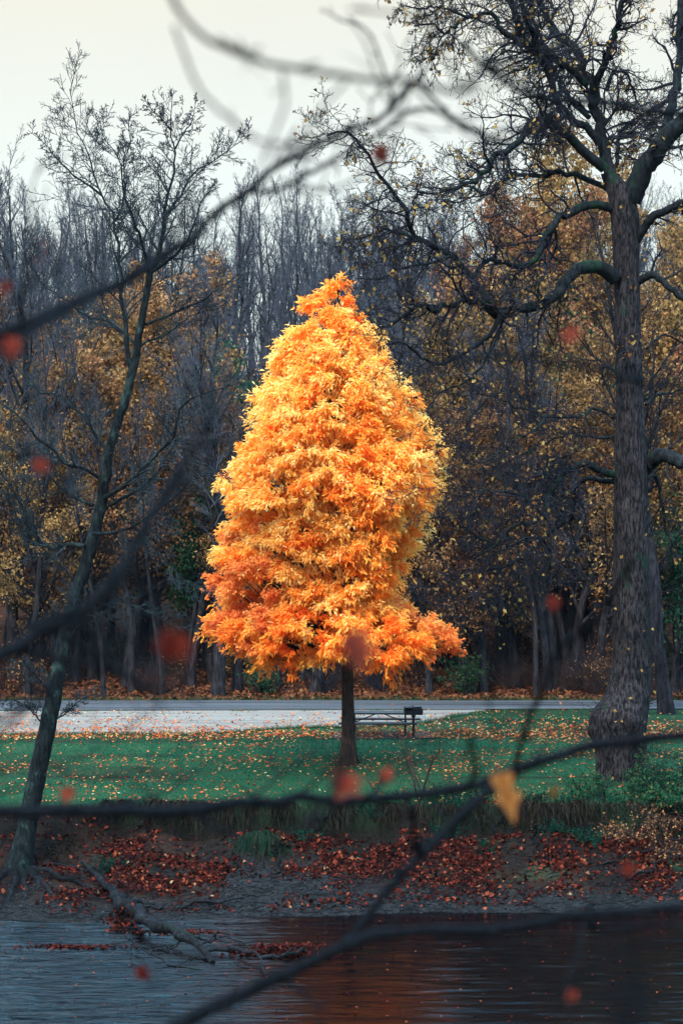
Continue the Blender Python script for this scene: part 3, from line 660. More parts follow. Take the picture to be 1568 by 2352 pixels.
# ------------------------------------------------------------------ big old tree on the right
def big_tree():
    D0 = 57.; base = P(1428, 1790, D0); base[2] = 0
    root = empty('old_tree', base, 'massive old tree with burled furrowed trunk and crooked mossy limbs on the lawn', 'tree')
    rows = [1812, 1790, 1760, 1730, 1700, 1670, 1640, 1600, 1560, 1520, 1470, 1400, 1200, 1000, 850, 700, 600, 500, 440, 400]
    lf = [1362, 1370, 1369, 1367, 1364, 1356, 1352, 1385, 1399, 1405, 1407, 1407, 1408, 1411, 1413, 1410, 1408, 1403, 1394, 1378]
    rt = [1486, 1482, 1480, 1480, 1482, 1486, 1490, 1494, 1495, 1494, 1493, 1492, 1489, 1481, 1474, 1469, 1466, 1468, 1452, 1418]
    n_, s_ = 260, 72
    yy = np.interp(np.linspace(0, 1, n_), np.linspace(0, 1, len(rows)), rows)
    l_ = np.interp(yy, rows[::-1], lf[::-1]); r_ = np.interp(yy, rows[::-1], rt[::-1])
    k5 = np.ones(9)/9; l_ = np.convolve(np.pad(l_, 4, 'edge'), k5, 'valid'); r_ = np.convolve(np.pad(r_, 4, 'edge'), k5, 'valid')
    cx = (l_+r_)/2; ra = (r_-l_)/2*D0/F
    zc = CZ-(yy-HY)*D0/F; xc = (cx-CX)*D0/F
    a = np.arange(s_)*2*np.pi/s_
    A, Zz = np.meshgrid(a, zc)
    rid = np.abs(fbm(A*7.5+.4*np.sin(Zz*2), Zz*.9, 131, 3)-.5)*2
    ridp = fbm(np.cos(A)*3+9, np.sin(A)*3+Zz*.6, 133, 4)
    rad = ra[:, None]*(1+.045*(rid-.4)+.13*(ridp-.5))
    fl = ss(1., -.1, Zz); rad = rad*(1+.10*fl*np.cos(A*5+1.3)+.05*fl*np.cos(A*9))
    def burl(ang, zz, amp, wa, wz):
        dA = np.angle(np.exp(1j*(A-ang))); return amp*np.exp(-(dA/wa)**2-((Zz-zz)/wz)**2)
    rad = rad+burl(np.pi*1.05, 1.35, .12, .35, .25)+burl(np.pi*1.25, .95, .14, .3, .3)+burl(-1.2, 1.7, .14, .35, .35)-burl(-np.pi*.72, 1.25, .16, .12, .28)+burl(-.6, .8, .1, .5, .5)-burl(-1.9, 1.1, .08, .15, .4)
    v = np.stack([xc[:, None]+rad*np.cos(A), D0+rad*np.sin(A)*.92, Zz], -1)
    mb = MB(); i = (np.arange(n_-1)[:, None]*s_+np.arange(s_)[None]).ravel(); j = (np.arange(n_-1)[:, None]*s_+(np.arange(s_)+1)[None] % s_).ravel()
    mb.add(v, np.stack([i, j, j+s_, i+s_], 1)); mb.build('trunk', M['bark_big'], root, loc=base)
    L = [
     ([(1415,450),(1400,400),(1385,340),(1372,270),(1362,210),(1345,160),(1320,120),(1290,90),(1262,50),(1240,10),(1225,-30)], 19, 8, 0, 2.),
     ([(1362,215),(1372,180),(1385,150),(1402,100),(1415,70),(1424,20),(1430,-30)], 11, 7, .5, -1),
     ([(1375,330),(1345,290),(1314,280),(1295,255),(1284,240),(1262,180),(1250,145),(1239,120),(1222,75),(1205,35),(1190,-30)], 11, 7, 0, -1.5),
     ([(1352,270),(1325,245),(1304,220),(1285,185),(1272,160),(1262,130),(1235,70),(1220,30),(1205,-20)], 7, 4, 0, 2.5),
     ([(1348,195),(1310,160),(1284,140),(1255,122),(1234,112),(1205,98),(1186,90),(1188,60),(1177,20),(1165,-30)], 10, 8, 0, -2),
     ([(1385,385),(1360,365),(1324,332),(1300,310),(1284,297),(1262,280),(1238,281),(1214,295),(1184,325),(1160,345),(1134,362),(1115,395),(1090,415),(1054,430),(999,445),(960,440)], 15, 2.5, -.3, -3),
     ([(1262,282),(1270,300),(1290,330),(1240,300),(1225,345)], 6, 2, -1, -1.6),
     ([(1405,440),(1360,415),(1284,397),(1250,402),(1214,402),(1185,402),(1164,408),(1140,430),(1122,444),(1095,435),(1064,425),(1030,440),(1000,455)], 9, 2, 0, 2.5),
     ([(1410,480),(1370,470),(1334,477),(1300,490),(1274,507),(1258,530),(1244,562),(1240,585),(1228,592),(1205,607),(1184,607),(1150,600),(1124,597),(1100,615),(1082,650),(1079,700)], 13, 4, 0, -2.8),
     ([(1412,640),(1385,618),(1364,613),(1340,614),(1314,627),(1285,660),(1262,682),(1240,695),(1214,702),(1180,712),(1149,722),(1120,708),(1104,700),(1065,693),(1034,695),(1010,715),(994,712),(964,700),(945,715),(924,725),(895,748),(870,752)], 20, 3, -.3, -4.5),
     ([(1152,722),(1120,685),(1094,652),(1070,620),(1049,602),(1015,580),(984,566),(960,553),(948,545),(942,510),(938,485),(920,460),(904,443),(885,415),(869,395),(850,368),(839,350),(825,325),(809,312),(785,300),(750,312)], 10, 2.5, -2.6, -5),
     ([(948,545),(915,535),(884,527),(855,540),(834,547),(800,550),(770,570)], 4, 1.5, -3.8, -4.6),
     ([(1030,590),(990,605),(950,610),(905,625),(870,640),(820,640)], 5, 1.6, -3.2, -5),
     ([(1149,725),(1125,770),(1084,800),(1055,815),(1034,829),(1012,834),(994,833),(970,822),(954,808),(940,795),(924,788),(890,790)], 7, 2, -2.6, -4.6),
     ([(1445,460),(1465,415),(1484,382),(1505,350),(1524,322),(1545,300),(1575,275),(1620,235)], 32, 20, 0, -.8),
     ([(1518,330),(1530,295),(1536,265),(1545,230),(1551,200),(1557,150),(1560,80),(1562,-20)], 15, 9, -.4, .8),
     ([(1400,420),(1415,370),(1419,330),(1428,300),(1444,282),(1460,270),(1474,264),(1500,250),(1530,230)], 7, 3, 0, 2),
     ([(1395,200),(1410,165),(1440,175),(1465,240),(1490,235)], 5, 2, .3, 1.5),
     ([(1455,560),(1474,530),(1495,500),(1524,484),(1545,475),(1590,455)], 13, 9, 0, -1),
     ([(1460,650),(1480,638),(1499,631),(1530,655),(1568,685),(1610,710)], 11, 7, 0, -1),
     ([(1480,1075),(1500,1055),(1524,1045),(1560,1060),(1620,1085)], 22, 15, .3, -.8),
     ([(1480,1100),(1500,1092),(1512,1110),(1520,1160),(1530,1220),(1550,1260)], 6, 3, 0, 1),
     ([(1412,1090),(1385,1085),(1354,1070),(1330,1068),(1314,1074),(1295,1085),(1284,1096),(1270,1115),(1262,1140),(1258,1165),(1252,1184),(1230,1190),(1209,1196),(1185,1208),(1164,1220),(1148,1240),(1134,1256),(1090,1280)], 11, 2.5, 0, -3.5),
     ([(1408,1106),(1384,1104),(1350,1100),(1334,1106),(1318,1120),(1314,1140),(1318,1170),(1312,1196),(1285,1210),(1264,1224),(1246,1240),(1262,1268),(1262,1300),(1255,1345)], 8, 3, 0, 2.5),
     ([(1410,960),(1385,945),(1360,940),(1345,950),(1324,959),(1290,955),(1254,958),(1225,942),(1199,934),(1160,922),(1124,913),(1095,905),(1060,912)], 5, 1.5, 0, -3),
     ([(1408,1004),(1370,1006),(1334,1003),(1300,1000),(1264,1014),(1240,1020),(1219,1034),(1200,1060),(1190,1090)], 4, 1.5, 0, -2.2),
     ([(1244,1240),(1225,1258),(1200,1280),(1164,1299),(1120,1310),(1085,1315),(1050,1330)], 4.5, 1.5, .5, -2),
     ([(1134,1250),(1100,1235),(1060,1210),(1020,1190),(980,1190)], 4, 1.2, -3, -4.5),
     ([(1186,92),(1150,70),(1134,35),(1100,32),(1075,40),(1045,58),(1034,66),(1022,80),(1005,62),(985,55),(950,60)], 7, 2, -1.4, -3.5),
     ([(1075,42),(1040,25),(1000,15),(960,20),(920,10)], 4, 1.5, -2.5, -4), ([(1034,66),(1010,90),(1000,120),(985,140)], 3, 1, -3, -3.5),
     ([(1245,1240),(1215,1235),(1180,1250),(1130,1275),(1090,1300),(1050,1345),(1020,1370)], 4, 1.2, .5, -3), ([(1250,1188),(1215,1150),(1170,1130),(1120,1125),(1070,1140),(1010,1130)], 4.5, 1.3, -2, -5),
     ([(1255,955),(1225,990),(1180,1010),(1130,1050),(1085,1070)], 3.5, 1.2, -2, -4.5), ([(1225,1030),(1170,1060),(1120,1110),(1070,1180),(1040,1230)], 3.5, 1.2, -1.5, -3.5), ([(1120,915),(1080,960),(1060,1010),(1030,1050)], 3, 1.1, -2.6, -4),
     ([(1149,760),(1100,850),(1060,880),(1010,900),(980,950)], 4, 1.3, -2.6, -4.5), ([(1264,1290),(1220,1330),(1180,1350),(1130,1400)], 3, 1.1, 2, 0),
     ([(1404,890),(1418,870),(1412,850),(1420,800),(1425,760)], 4, 2, -.8, -.9),
     ([(1484,800),(1505,780),(1530,770),(1568,790)], 4, 2, 0, 1), ([(1482,930),(1510,905),(1545,900),(1590,880)], 5, 2, 0, 1.5),
    ]
    pp, pr, pl = limbs_to_tubes(L, D0, 26, .22)
    for k_ in range(len(L)):
        mb = MB(); mb.tubes(pp[k_], pr[k_]*(1+.1*(rng.random(26)-.5)), 12 if L[k_][1] > 9 else 8); mb.build('limb', M['bark_limb'], root, loc=base)
    tw = MB()
    big = np.array([q[2] for q in L]); K1 = np.clip(pl*4.4, 8, 42)*np.where(big > 8, .6, 1.)*np.array([.82 if np.mean([b_ for a_, b_ in q[0]]) > 620 else 1.2 for q in L])
    g1 = grow(pp, np.minimum(pr, .10), np.minimum(pl, 4.6), K1, .2, 1., (35, 80), .48, .5, 8, .30, -.02, lpow=.3, rmin=.009); tw.tubes(g1[0], g1[1], 5)
    g2 = grow(g1[0], g1[1], g1[2], 8, .15, 1., (30, 65), .5, .65, 6, .26, -.01, rmin=.0085); tw.tubes(g2[0], g2[1], 4)
    g3 = grow(g2[0], g2[1], g2[2], 6, .2, 1., (30, 60), .62, .75, 4, .2, .03, rmin=.0072); tw.tubes(g3[0], g3[1], 3)
    pull = None
    # epicormic shoots along the trunk
    tp = np.stack([xc, np.full(n_, D0), zc], 1)[40:225:6]; N = 150
    j = rng.integers(0, len(tp), N); th = rng.uniform(0, 2*np.pi, N); o0 = tp[j]+np.stack([np.cos(th)*.45, np.sin(th)*.45, 0*th], 1)
    sh = np.stack([o0+np.stack([np.cos(th)*s*.9, np.sin(th)*s*.9, .25*s+0*th], 1)*rng.uniform(.3, 1.1, (N, 1))+rng.normal(size=(N, 3))*.05 for s in (0, .33, .66, 1)], 1)
    tw.tubes(sh, np.tile(np.linspace(.012, .005, 4), (N, 1)), 3)
    g5 = grow(sh, np.full((N, 4), .008), np.full(N, 1.), 4, .3, 1., (30, 70), .5, .7, 4, .2, 0, rmin=.005); tw.tubes(g5[0], g5[1], 3)
    tw.build('crown', M['twig_dark'], root, loc=base)
    lv = MB(); tips = np.concatenate([g3[0][:, -1], g3[0][:, 2], g2[0][:, -1]])
    # buds and shrivelled seed pods on the tips, a few yellow leaves still hanging
    k_ = rng.random(len(tips)) < .32; b_ = tips[k_]; N = len(b_)
    lv.leaves(b_, rng.normal(size=(N, 3))+np.array([0, 0, .6]), rng.uniform(.035, .07, N), rng.uniform(.02, .04, N), rng.uniform(0, .15, N))
    k_ = rng.random(len(tips)) < .026; b_ = tips[k_]; N = len(b_)
    lv.leaves(b_, rng.normal(size=(N, 3))+np.array([0, 0, -1.]), rng.uniform(.10, .17, N), rng.uniform(.08, .13, N), np.clip(rng.normal(.65, .25, N), 0, 1))
    N = 36; j = rng.integers(10, n_-5, N); th = rng.uniform(np.pi, 2*np.pi, N)
    b_ = np.stack([xc[j]+np.cos(th)*(ra[j]*1.1), D0+np.sin(th)*(ra[j]*1.1), zc[j]], 1)
    lv.leaves(b_, rng.normal(size=(N, 3))+np.array([0, 0, -1.]), rng.uniform(.09, .15, N), rng.uniform(.07, .12, N), np.clip(rng.normal(.65, .25, N), 0, 1))
    lv.build('foliage', M['leaf_oak'], root, loc=base, smooth=False)
big_tree()

# ------------------------------------------------------------------ wood behind the road
def proto(kind, H, seed, bare=True, leafm=None, nleaf=0, spread=.42, first=.2, lsize=(.10, .19), up=.10, r0=.2, fork=True, wigg=.12):
    global rng
    keep = rng; rng = np.random.default_rng(seed)
    tr = MB(); cr = MB(); K = 14
    tp = np.zeros((1, K, 3)); p_ = np.zeros(3); d = np.array([0, 0, 1.])
    for j in range(1, K):
        d = d+rng.normal(size=3)*[.07, .07, 0]; d /= np.linalg.norm(d); p_ = p_+d*H*.92/(K-1); tp[0, j] = p_
    trr = r0*np.interp(np.linspace(0, 1, K), [0, .05, .4, 1], [1.35, 1., .75, .12])[None]
    tr.tubes(tp, trr, 10)
    tl = np.array([H])
    g1 = grow(tp, trr, tl, 20, first, 1., (28, 58), spread, .55, 8, wigg, up, lpow=.62, rmin=.012)
    tr.tubes(g1[0], g1[1], 6)
    g2 = grow(g1[0], g1[1], g1[2], 9, .15, 1., (25, 55), .45, .6, 6, .16, up*.7, rmin=.010); cr.tubes(g2[0], g2[1], 4)
    g3 = grow(g2[0], g2[1], g2[2], 6, .15, 1., (25, 55), .5, .7, 4, .16, up*.6, rmin=.008); cr.tubes(g3[0], g3[1], 3)
    last = g3
    if bare:
        g4 = grow(g3[0], g3[1], g3[2], 3, .25, 1., (25, 50), .65, .8, 3, .12, up*.5, rmin=.007); cr.tubes(g4[0], g4[1], 3); last = g4
    if nleaf:
        a = last[0].reshape(-1, 3) if not bare else last[0][:, -1]
        cen = g2[0].reshape(-1, 3); sel = cen[rng.integers(0, len(cen), 60)]
        q = a[rng.integers(0, len(a), nleaf*2)]+rng.normal(size=(nleaf*2, 3))*.16
        dmin = np.min(np.linalg.norm(q[:, None]-sel[None], axis=2), axis=1)
        q = q[(dmin < 1.25*H/14) | (rng.random(len(q)) < .12)][:nleaf]; N = len(q)
        cr.leaves(q, rng.normal(size=(N, 3))+np.array([0, 0, -.7]), rng.uniform(*lsize, N), rng.uniform(lsize[0]*.7, lsize[1]*.75, N), np.clip(rng.normal(.55, .24, N), 0, 1), mat=1)
    root = bpy.data.objects.new(kind, None); COL.objects.link(root)
    tr.build('trunk', M['bark_wood'], root)
    cr.build('crown', [M['twig_hazed' if bare else 'twig_dark']]+([leafm] if leafm else []), root)
    rng = keep
    return root
used = set()
def place(pr, x, y, s, rz, label, group, cat='tree', z=None, sz=1.):
    if pr.name in used:
        r_ = pr.copy(); COL.objects.link(r_)
        for ch in list(pr.children):
            c = ch.copy(); COL.objects.link(c); c.parent = r_
    else: r_ = pr; used.add(pr.name)
    r_.location = (x, y, (float(gz(x, y)) if z is None else z)-.06); r_.rotation_euler = (0, 0, rz); r_.scale = (s, s, s*sz)
    r_['label'] = label; r_['category'] = cat
    for k_ in ('group', 'kind'):
        if k_ in r_.keys(): del r_[k_]
    if group: r_['group'] = group
    return r_
bares = [proto('bare_woodland_tree', 16, 201, spread=.36, up=.16), proto('bare_woodland_tree', 16, 202, spread=.30, up=.2, first=.35), proto('bare_woodland_tree', 16, 203, spread=.42, up=.12, first=.3)]
oranges = [proto('orange_woodland_tree', 14, 211, False, M['leaf_orange'], 10500, .5, .12), proto('orange_woodland_tree', 14, 212, False, M['leaf_orange'], 7000, .45, .2)]
yellows = [proto('yellow_woodland_tree', 12, 221, False, M['leaf_yellow'], 8500, .55, .12), proto('yellow_woodland_tree', 12, 222, False, M['leaf_yellow'], 5000, .5, .2)]
greens = [proto('green_woodland_tree', 9, 231, False, M['leaf_green'], 7000, .5, .1)]
dense = proto('dense_bare_tree', 22, 241, spread=.34, up=.26, first=.12, r0=.26)
posts = [proto('slender_woodland_tree', 15, 251, spread=.22, up=.2, first=.5, r0=.17, wigg=.1)]

def where(px):
    for lim, nm in ((150, 'far left edge'), (420, 'leaning bare tree'), (640, 'gap left of golden tree'), (960, 'golden tree'), (1180, 'gap right of golden tree'), (1400, 'crooked limbs of old tree')):
        if px < lim: return nm
    return 'old tree trunk'
def ypy(py, px):       # depth at which the ground shows in this row
    yy = np.linspace(79.4, 108, 400); x = (px-CX)*yy/F
    pr_ = HY+F*(CZ-gz(x, yy))/yy
    return float(yy[np.argmin(np.abs(pr_-py))])
occupied = []
spots = [(500,1600,32,'b'),(545,1588,24,'b'),(725,1592,28,'b'),(303,1592,18,'s'),(238,1606,12,'s'),(1230,1602,14,'s'),(1262,1580,38,'b'),(1300,1568,20,'s'),(1335,1556,28,'b'),(1160,1560,14,'s'),(1185,1545,14,'s'),(372,1600,8,'s'),(62,1600,17,'s'),(850,1570,18,'s'),(905,1560,16,'s'),(1060,1560,14,'s'),(1105,1575,10,'s'),(640,1580,10,'s'),(175,1570,14,'s'),(430,1575,12,'s'),(1560,1590,16,'s')]
for px, py, wpx, k_ in spots:
    y = ypy(py, px); x = (px-CX)*y/F; r_m = wpx*y/F/2
    pr = bares[rng.integers(0, 3)] if k_ == 'b' else posts[0]
    s = float(np.clip(r_m/(.22 if k_ == 'b' else .19), .55, 1.9)); sz = float(np.clip(1.1/s, .6, 1.6))
    nm = {500: 'stout dark trunk at the road edge left of the golden tree', 545: 'short dark trunk just right of the stout roadside one', 725: 'grey ridged trunk behind the road just left of the golden tree stem',
          1262: 'thick shadowy trunk beyond the road between picnic table and old tree', 1335: 'broad dark trunk beyond the road beside the old tree'}.get(px)
    place(pr, x, y, s, rng.uniform(0, 6.28), nm or 'thin dark straight trunk at the front edge of the wood', None if nm else 'slim trunks along the wood edge', sz=sz)
    occupied.append((x, y))
# the second trunk right of the old tree, on the lawn
y = 74.2; x = (1530-CX)*y/F
pz = proto('roadside_tree', 20, 261, spread=.3, up=.12, first=.4, r0=.27)
place(pz, x, y, 1., 1., 'rough trunk standing on the grass by the road right of the old tree', None, z=0)
pz.children[0].data.materials[0] = M['bark_big']
# tall bare stand at the far left
for i, (px, y, top) in enumerate([(-30, 87, 350), (35, 84.5, 355), (95, 91, 420), (-70, 94, 330), (10, 100, 380)]):
    x = (px-CX)*y/F; g = float(gz(x, y)); H = CZ+(HY-top)*y/F-g
    place(dense, x, y, H/22*1.02, rng.uniform(0, 6), ['', 'tallest dense dark bare tree at the left edge of the picture'][i == 1] or 'dense dark upright bare tree at the left edge of the wood', None if i == 1 else 'dark bare stand at the left', sz=1.)
    occupied.append((x, y))
# big orange crowns right
for i, (px, y, top, lab) in enumerate([(1270, 100, 335, 'tall orange leaved tree rising behind the old tree limbs'), (1395, 108, 345, 'orange crown behind the old tree fork'), (1160, 98, 470, 'rusty orange tree stepping down left of the tallest orange crown'), (1530, 96, 400, 'orange brown tree filling the right edge behind the old tree'), (360, 95, 640, 'orange tree top showing between the forks of the leaning tree'), (1090, 110, 520, 'dull orange crown between the golden tree tip and old tree')]):
    x = (px-CX)*y/F; g = float(gz(x, y)); H = CZ+(HY-top)*y/F-g
    place(oranges[i % 2], x, y, H/14*.97, rng.uniform(0, 6), lab, None, sz=1.); occupied.append((x, y))
for i, (px, y, kd, s) in enumerate([(985, 80.8, 'y', .80), (1060, 82, 'o', .85), (1110, 81.2, 'y', .95), (1185, 82.5, 'y', 1.05), (1255, 81.5, 'y', .9), (1320, 83, 'o', .95), (1375, 82, 'y', 1.0), (1290, 86, 'o', 1.2), (1150, 87, 'y', 1.3), (1230, 88, 'o', 1.1), (1520, 83, 'y', 1.0), (1560, 85, 'o', 1.1), (60, 83, 'y', .9), (130, 82, 'o', .8), (215, 84, 'o', .95), (290, 82.5, 'y', 1.0), (370, 84, 'y', 1.1), (440, 82, 'y', .85), (470, 87, 'o', 1.2), (180, 88, 'o', 1.2), (330, 88, 'y', 1.2), (20, 88, 'y', 1.2), (1040, 88, 'y', 1.25), (1350, 90, 'y', 1.3), (490, 83, 'g', 1.0), (520, 91, 'g', 1.5), (1340, 94, 'g', 1.6), (1545, 80.6, 'g', .8), (1590, 81.5, 'g', .9)]):
    x = (px-CX)*y/F; occupied.append((x, y))
    pr = {'y': yellows, 'o': oranges, 'g': greens*2}[kd][i % 2]
    lab = {'y': 'ochre leaved understory tree at the wood edge behind the ', 'o': 'russet leaved understory tree at the wood edge behind the ', 'g': 'green leaved understory tree at the wood edge behind the '}[kd]+where(px)
    lab = lab.replace('behind the far left edge', 'at the far left edge').replace('behind the gap', 'in the gap')
    place(pr, x, y, s, rng.uniform(0, 6.28), lab, 'woodland: '+lab)
# everything else
cnt = 0; tries = 0
while cnt < 260 and tries < 20000:
    tries += 1
    y = 81.5+(rng.random()**1.15)*106; hw = y*.178+3.0; x = rng.uniform(-hw, hw)
    md = 1.5+.012*(y-80)
    if any((x-a)**2+(y-b_)**2 < md*md for a, b_ in occupied): continue
    occupied.append((x, y)); cnt += 1; px = CX+x*F/y; u = rng.random(); w_ = where(px)
    if px < 200 and 90 < y < 125: pr, s, lab = bares[cnt % 3], rng.uniform(.9, 1.15), 'dark bare tree on the lower slope behind the '+w_
    elif y < 92:      # understory that closes the edge of the wood
        if u < .38: pr, s, lab = yellows[cnt % 2], rng.uniform(.55, 1.05), 'ochre leaved understory tree at the wood edge behind the '+w_
        elif u < .72: pr, s, lab = oranges[cnt % 2], rng.uniform(.5, .9), 'russet leaved understory tree at the wood edge behind the '+w_
        elif u < .82: pr, s, lab = greens[0], rng.uniform(.5, 1.), 'green leaved understory tree at the wood edge behind the '+w_
        else: pr, s, lab = posts[0], rng.uniform(.6, 1.), 'slender bare tree at the wood edge behind the '+w_
    elif y < 122 and (y < 98 or px < 480 or px > 960):
        if u < .20: pr, s, lab = yellows[cnt % 2], rng.uniform(.8, 1.4), 'ochre leaved tree on the lower slope behind the '+w_
        elif u < .42: pr, s, lab = oranges[cnt % 2], rng.uniform(.7, 1.2), 'russet leaved tree on the lower slope behind the '+w_
        elif u < .47: pr, s, lab = greens[0], rng.uniform(.9, 1.5), 'green leaved tree on the lower slope behind the '+w_
        else: pr, s, lab = bares[cnt % 3], rng.uniform(.75, 1.1), 'grey bare tree on the lower slope behind the '+w_
    else:
        if u < .10 and (px < 450 or px > 1000): pr, s, lab = oranges[cnt % 2], rng.uniform(.7, 1.), 'hazy orange tree high on the hill behind the '+w_
        else: pr, s, lab = bares[cnt % 3], rng.uniform(.82, 1.12), 'hazy grey bare tree high on the hill behind the '+w_
    place(pr, x, y, s, rng.uniform(0, 6.28), lab.replace('behind the far left edge', 'at the far left edge').replace('behind the gap', 'in the gap'), 'woodland: '+lab.replace('behind the far left edge', 'at the far left edge').replace('behind the gap', 'in the gap'), sz=rng.uniform(.95, 1.15))

# ------------------------------------------------------------------ brush, saplings, bank plants
def bush(name, n_st, H, seed, twm, leafm=None, nleaf=0, ls=(.05, .1), droop=0., spread=.5):
    global rng
    keep = rng; rng = np.random.default_rng(seed); mb = MB(); K = 7
    th = rng.uniform(0, 6.28, n_st); d = np.stack([np.cos(th)*spread, np.sin(th)*spread, np.ones(n_st)], 1)*rng.uniform(.6, 1, (n_st, 1)); pts = np.zeros((n_st, K, 3)); pts[:, 0, :2] = rng.normal(size=(n_st, 2))*.06*H
    L = H*rng.uniform(.6, 1.1, n_st)
    for j in range(1, K):
        d = d+rng.normal(size=(n_st, 3))*.15; d[:, 2] -= droop; d /= np.linalg.norm(d, axis=1, keepdims=True); pts[:, j] = pts[:, j-1]+d*(L/(K-1))[:, None]
    rr = np.tile(np.linspace(.013, .005, K), (n_st, 1))*H/1.5
    mb.tubes(pts, rr, 4)
    g1 = grow(pts, rr, L, 6, .15, 1., (25, 60), .5, .6, 5, .2, .0, rmin=.005); mb.tubes(g1[0], g1[1], 3)
    g2 = grow(g1[0], g1[1], g1[2], 4, .2, 1., (25, 60), .55, .7, 4, .2, .0, rmin=.004); mb.tubes(g2[0], g2[1], 3)
    st = None
    root = bpy.data.objects.new(name, None); COL.objects.link(root)
    mb.build('stem', twm, root)
    if nleaf:
        lv = MB(); a = np.concatenate([g2[0].reshape(-1, 3), g1[0].reshape(-1, 3)]); q = a[rng.integers(0, len(a), nleaf)]+rng.normal(size=(nleaf, 3))*.02*H
        lv.leaves(q, rng.normal(size=(nleaf, 3)), rng.uniform(*ls, nleaf), rng.uniform(ls[0]*.6, ls[1]*.7, nleaf), rng.random(nleaf)); lv.build('foliage', leafm, root, smooth=False)
    rng = keep
    return root
brush = [bush('brush_thicket', 26, 1.6, 301, M['twig_bush']), bush('brush_thicket', 18, 2.2, 302, M['twig_bush'], M['leaf_orange'], 260, (.07, .13)), bush('green_shrub', 20, 1.6, 303, M['twig_dark'], M['leaf_green'], 1400, (.07, .12)), bush('brush_thicket', 14, 2.8, 304, M['twig_dark'])]
for i in range(90):
    y = rng.uniform(80.2, 90); x = rng.uniform(-14.5, 14.5); px = CX+x*F/y; u = rng.random()
    k_ = 2 if (u < .10 or (px > 1490 and u < .6)) else (0, 1, 3)[rng.integers(0, 3)]
    nm = ['brown twiggy brush at the wood edge behind the ', 'rusty leaved brush at the wood edge behind the ', 'green leafy shrub beyond the road behind the ', 'tall grey brush at the wood edge behind the '][k_]+where(px)
    place(brush[k_], x, y, rng.uniform(.6, 1.15), rng.uniform(0, 6), nm.replace('behind the far left edge', 'at the far left edge').replace('behind the gap', 'in the gap'), 'undergrowth: '+nm, 'bush')
# fallen logs in the wood
def log(name, a, b_, r0, r1, label, mat='bark_log', sub=None, cap=True, group=None, K=14, jit=.5, cat='log'):
    q = spline([a, (np.array(a)+b_)/2+rng.normal(size=3)*.03, b_], K, jit) if not isinstance(a, list) else spline(a, K, jit)
    loc = q[0].copy(); mb = MB(); mb.tubes(q, np.linspace(r0, r1, K)*(1+.08*rng.normal(size=K)), 14, cap=cap)
    return tag(mb.build(name, M[mat], loc=loc), label, cat, group), q
def onlog(name, px0, py0, px1, py1, D, r, label):
    a = P(px0, py0, D); b_ = P(px1, py1, D+.4); o_, q = log(name, a, b_, r, r*.8, label, 'bark_wood'); o_.location = tuple(a)
onlog('fallen_log', 575, 1528, 725, 1540, 85.5, .32, 'thick dark fallen trunk lying in the wood left of the golden tree stem')
onlog('fallen_log', 1215, 1520, 1330, 1512, 89, .11, 'upper thin fallen log among the trunks left of the old tree')
onlog('fallen_log', 1235, 1584, 1320, 1580, 83.5, .10, 'lower thin fallen log on litter left of the old tree')
onlog('fallen_log', 680, 1585, 760, 1566, 82.5, .07, 'crooked fallen limb on the litter behind the golden tree stem')

# bank saplings and plants
for px, y, H, sd_, lab in [(958, 51.9, 2.9, 401, 'thin leafless sapling growing from the cut bank below the picnic table'), (865, 52.6, 1.2, 402, 'small wispy bare sapling on the lawn edge'), (1030, 52.7, 1.5, 403, 'wiry sapling leaning at the lawn edge right of the tallest sapling')]:
    b_ = bush('bare_sapling', 4 if H > 2 else 3, H, sd_, M['twig_bush'], None, 0, spread=.28)
    x = (px-CX)*y/F; place(b_, x, y, 1., 0, lab, None, 'sapling')
for i, (px, y, H, lab) in enumerate([(1500, 52.0, 1.3, 'tangled brown bramble hanging over the bank below the old tree'), (1560, 51.2, 1.3, 'tangled brown bramble at the right edge of the bank'), (1430, 51.9, .9, 'low brown bramble against the cut bank')]):
    b_ = bush('bramble_bush', 34, H, 410+i, M['twig_bush'], M['leaf_orange'], 500, (.05, .1), .25, .9)
    x = (px-CX)*y/F; place(b_, x, y, 1., 0, lab, None, 'bush')
for i, (px, y, H, lab) in enumerate([(1490, 54.2, .8, 'bright green shrub at the foot of the old tree'), (1550, 53.2, 1.5, 'large drooping green shrub at the right edge of the lawn'), (1525, 52.4, 1.0, 'green shrub spilling over the bank at the right')]):
    b_ = bush('green_shrub', 24, H, 420+i, M['twig_dark'], M['grass'], 2600, (.05, .12), .12, .8)
    x = (px-CX)*y/F; place(b_, x, y, 1., 0, lab, None, 'bush')
def weeds(name, N, H, seed, mat, leafy=True):
    global rng
    keep = rng; rng = np.random.default_rng(seed); mb = MB(); K = 5
    pts = np.zeros((N, K, 3)); pts[:, 0, :2] = rng.normal(size=(N, 2))*.22; d = np.stack([rng.normal(size=N)*.3, rng.normal(size=N)*.3, np.ones(N)], 1)
    for j in range(1, K):
        d = d+rng.normal(size=(N, 3))*.12; d /= np.linalg.norm(d, axis=1, keepdims=True); pts[:, j] = pts[:, j-1]+d*(H*rng.uniform(.5, 1.1, N)/(K-1))[:, None]
    mb.tubes(pts, np.tile(np.linspace(.006, .003, K), (N, 1)), 3)
    q = pts[:, 1:].reshape(-1, 3).repeat(7, 0); M_ = len(q)
    mb.leaves(q, rng.normal(size=(M_, 3))+np.array([0, 0, .1]), rng.uniform(.04, .10, M_), rng.uniform(.02, .045, M_), rng.random(M_), mat=1)
    root = mb.build(name, [M['twig_dark'], mat]); rng = keep
    return root
wd = [weeds('weed_clump', 16, .5, 501, M['fern']), weeds('weed_clump', 12, .42, 502, M['dry']), weeds('weed_clump', 20, .7, 503, M['grass'])]
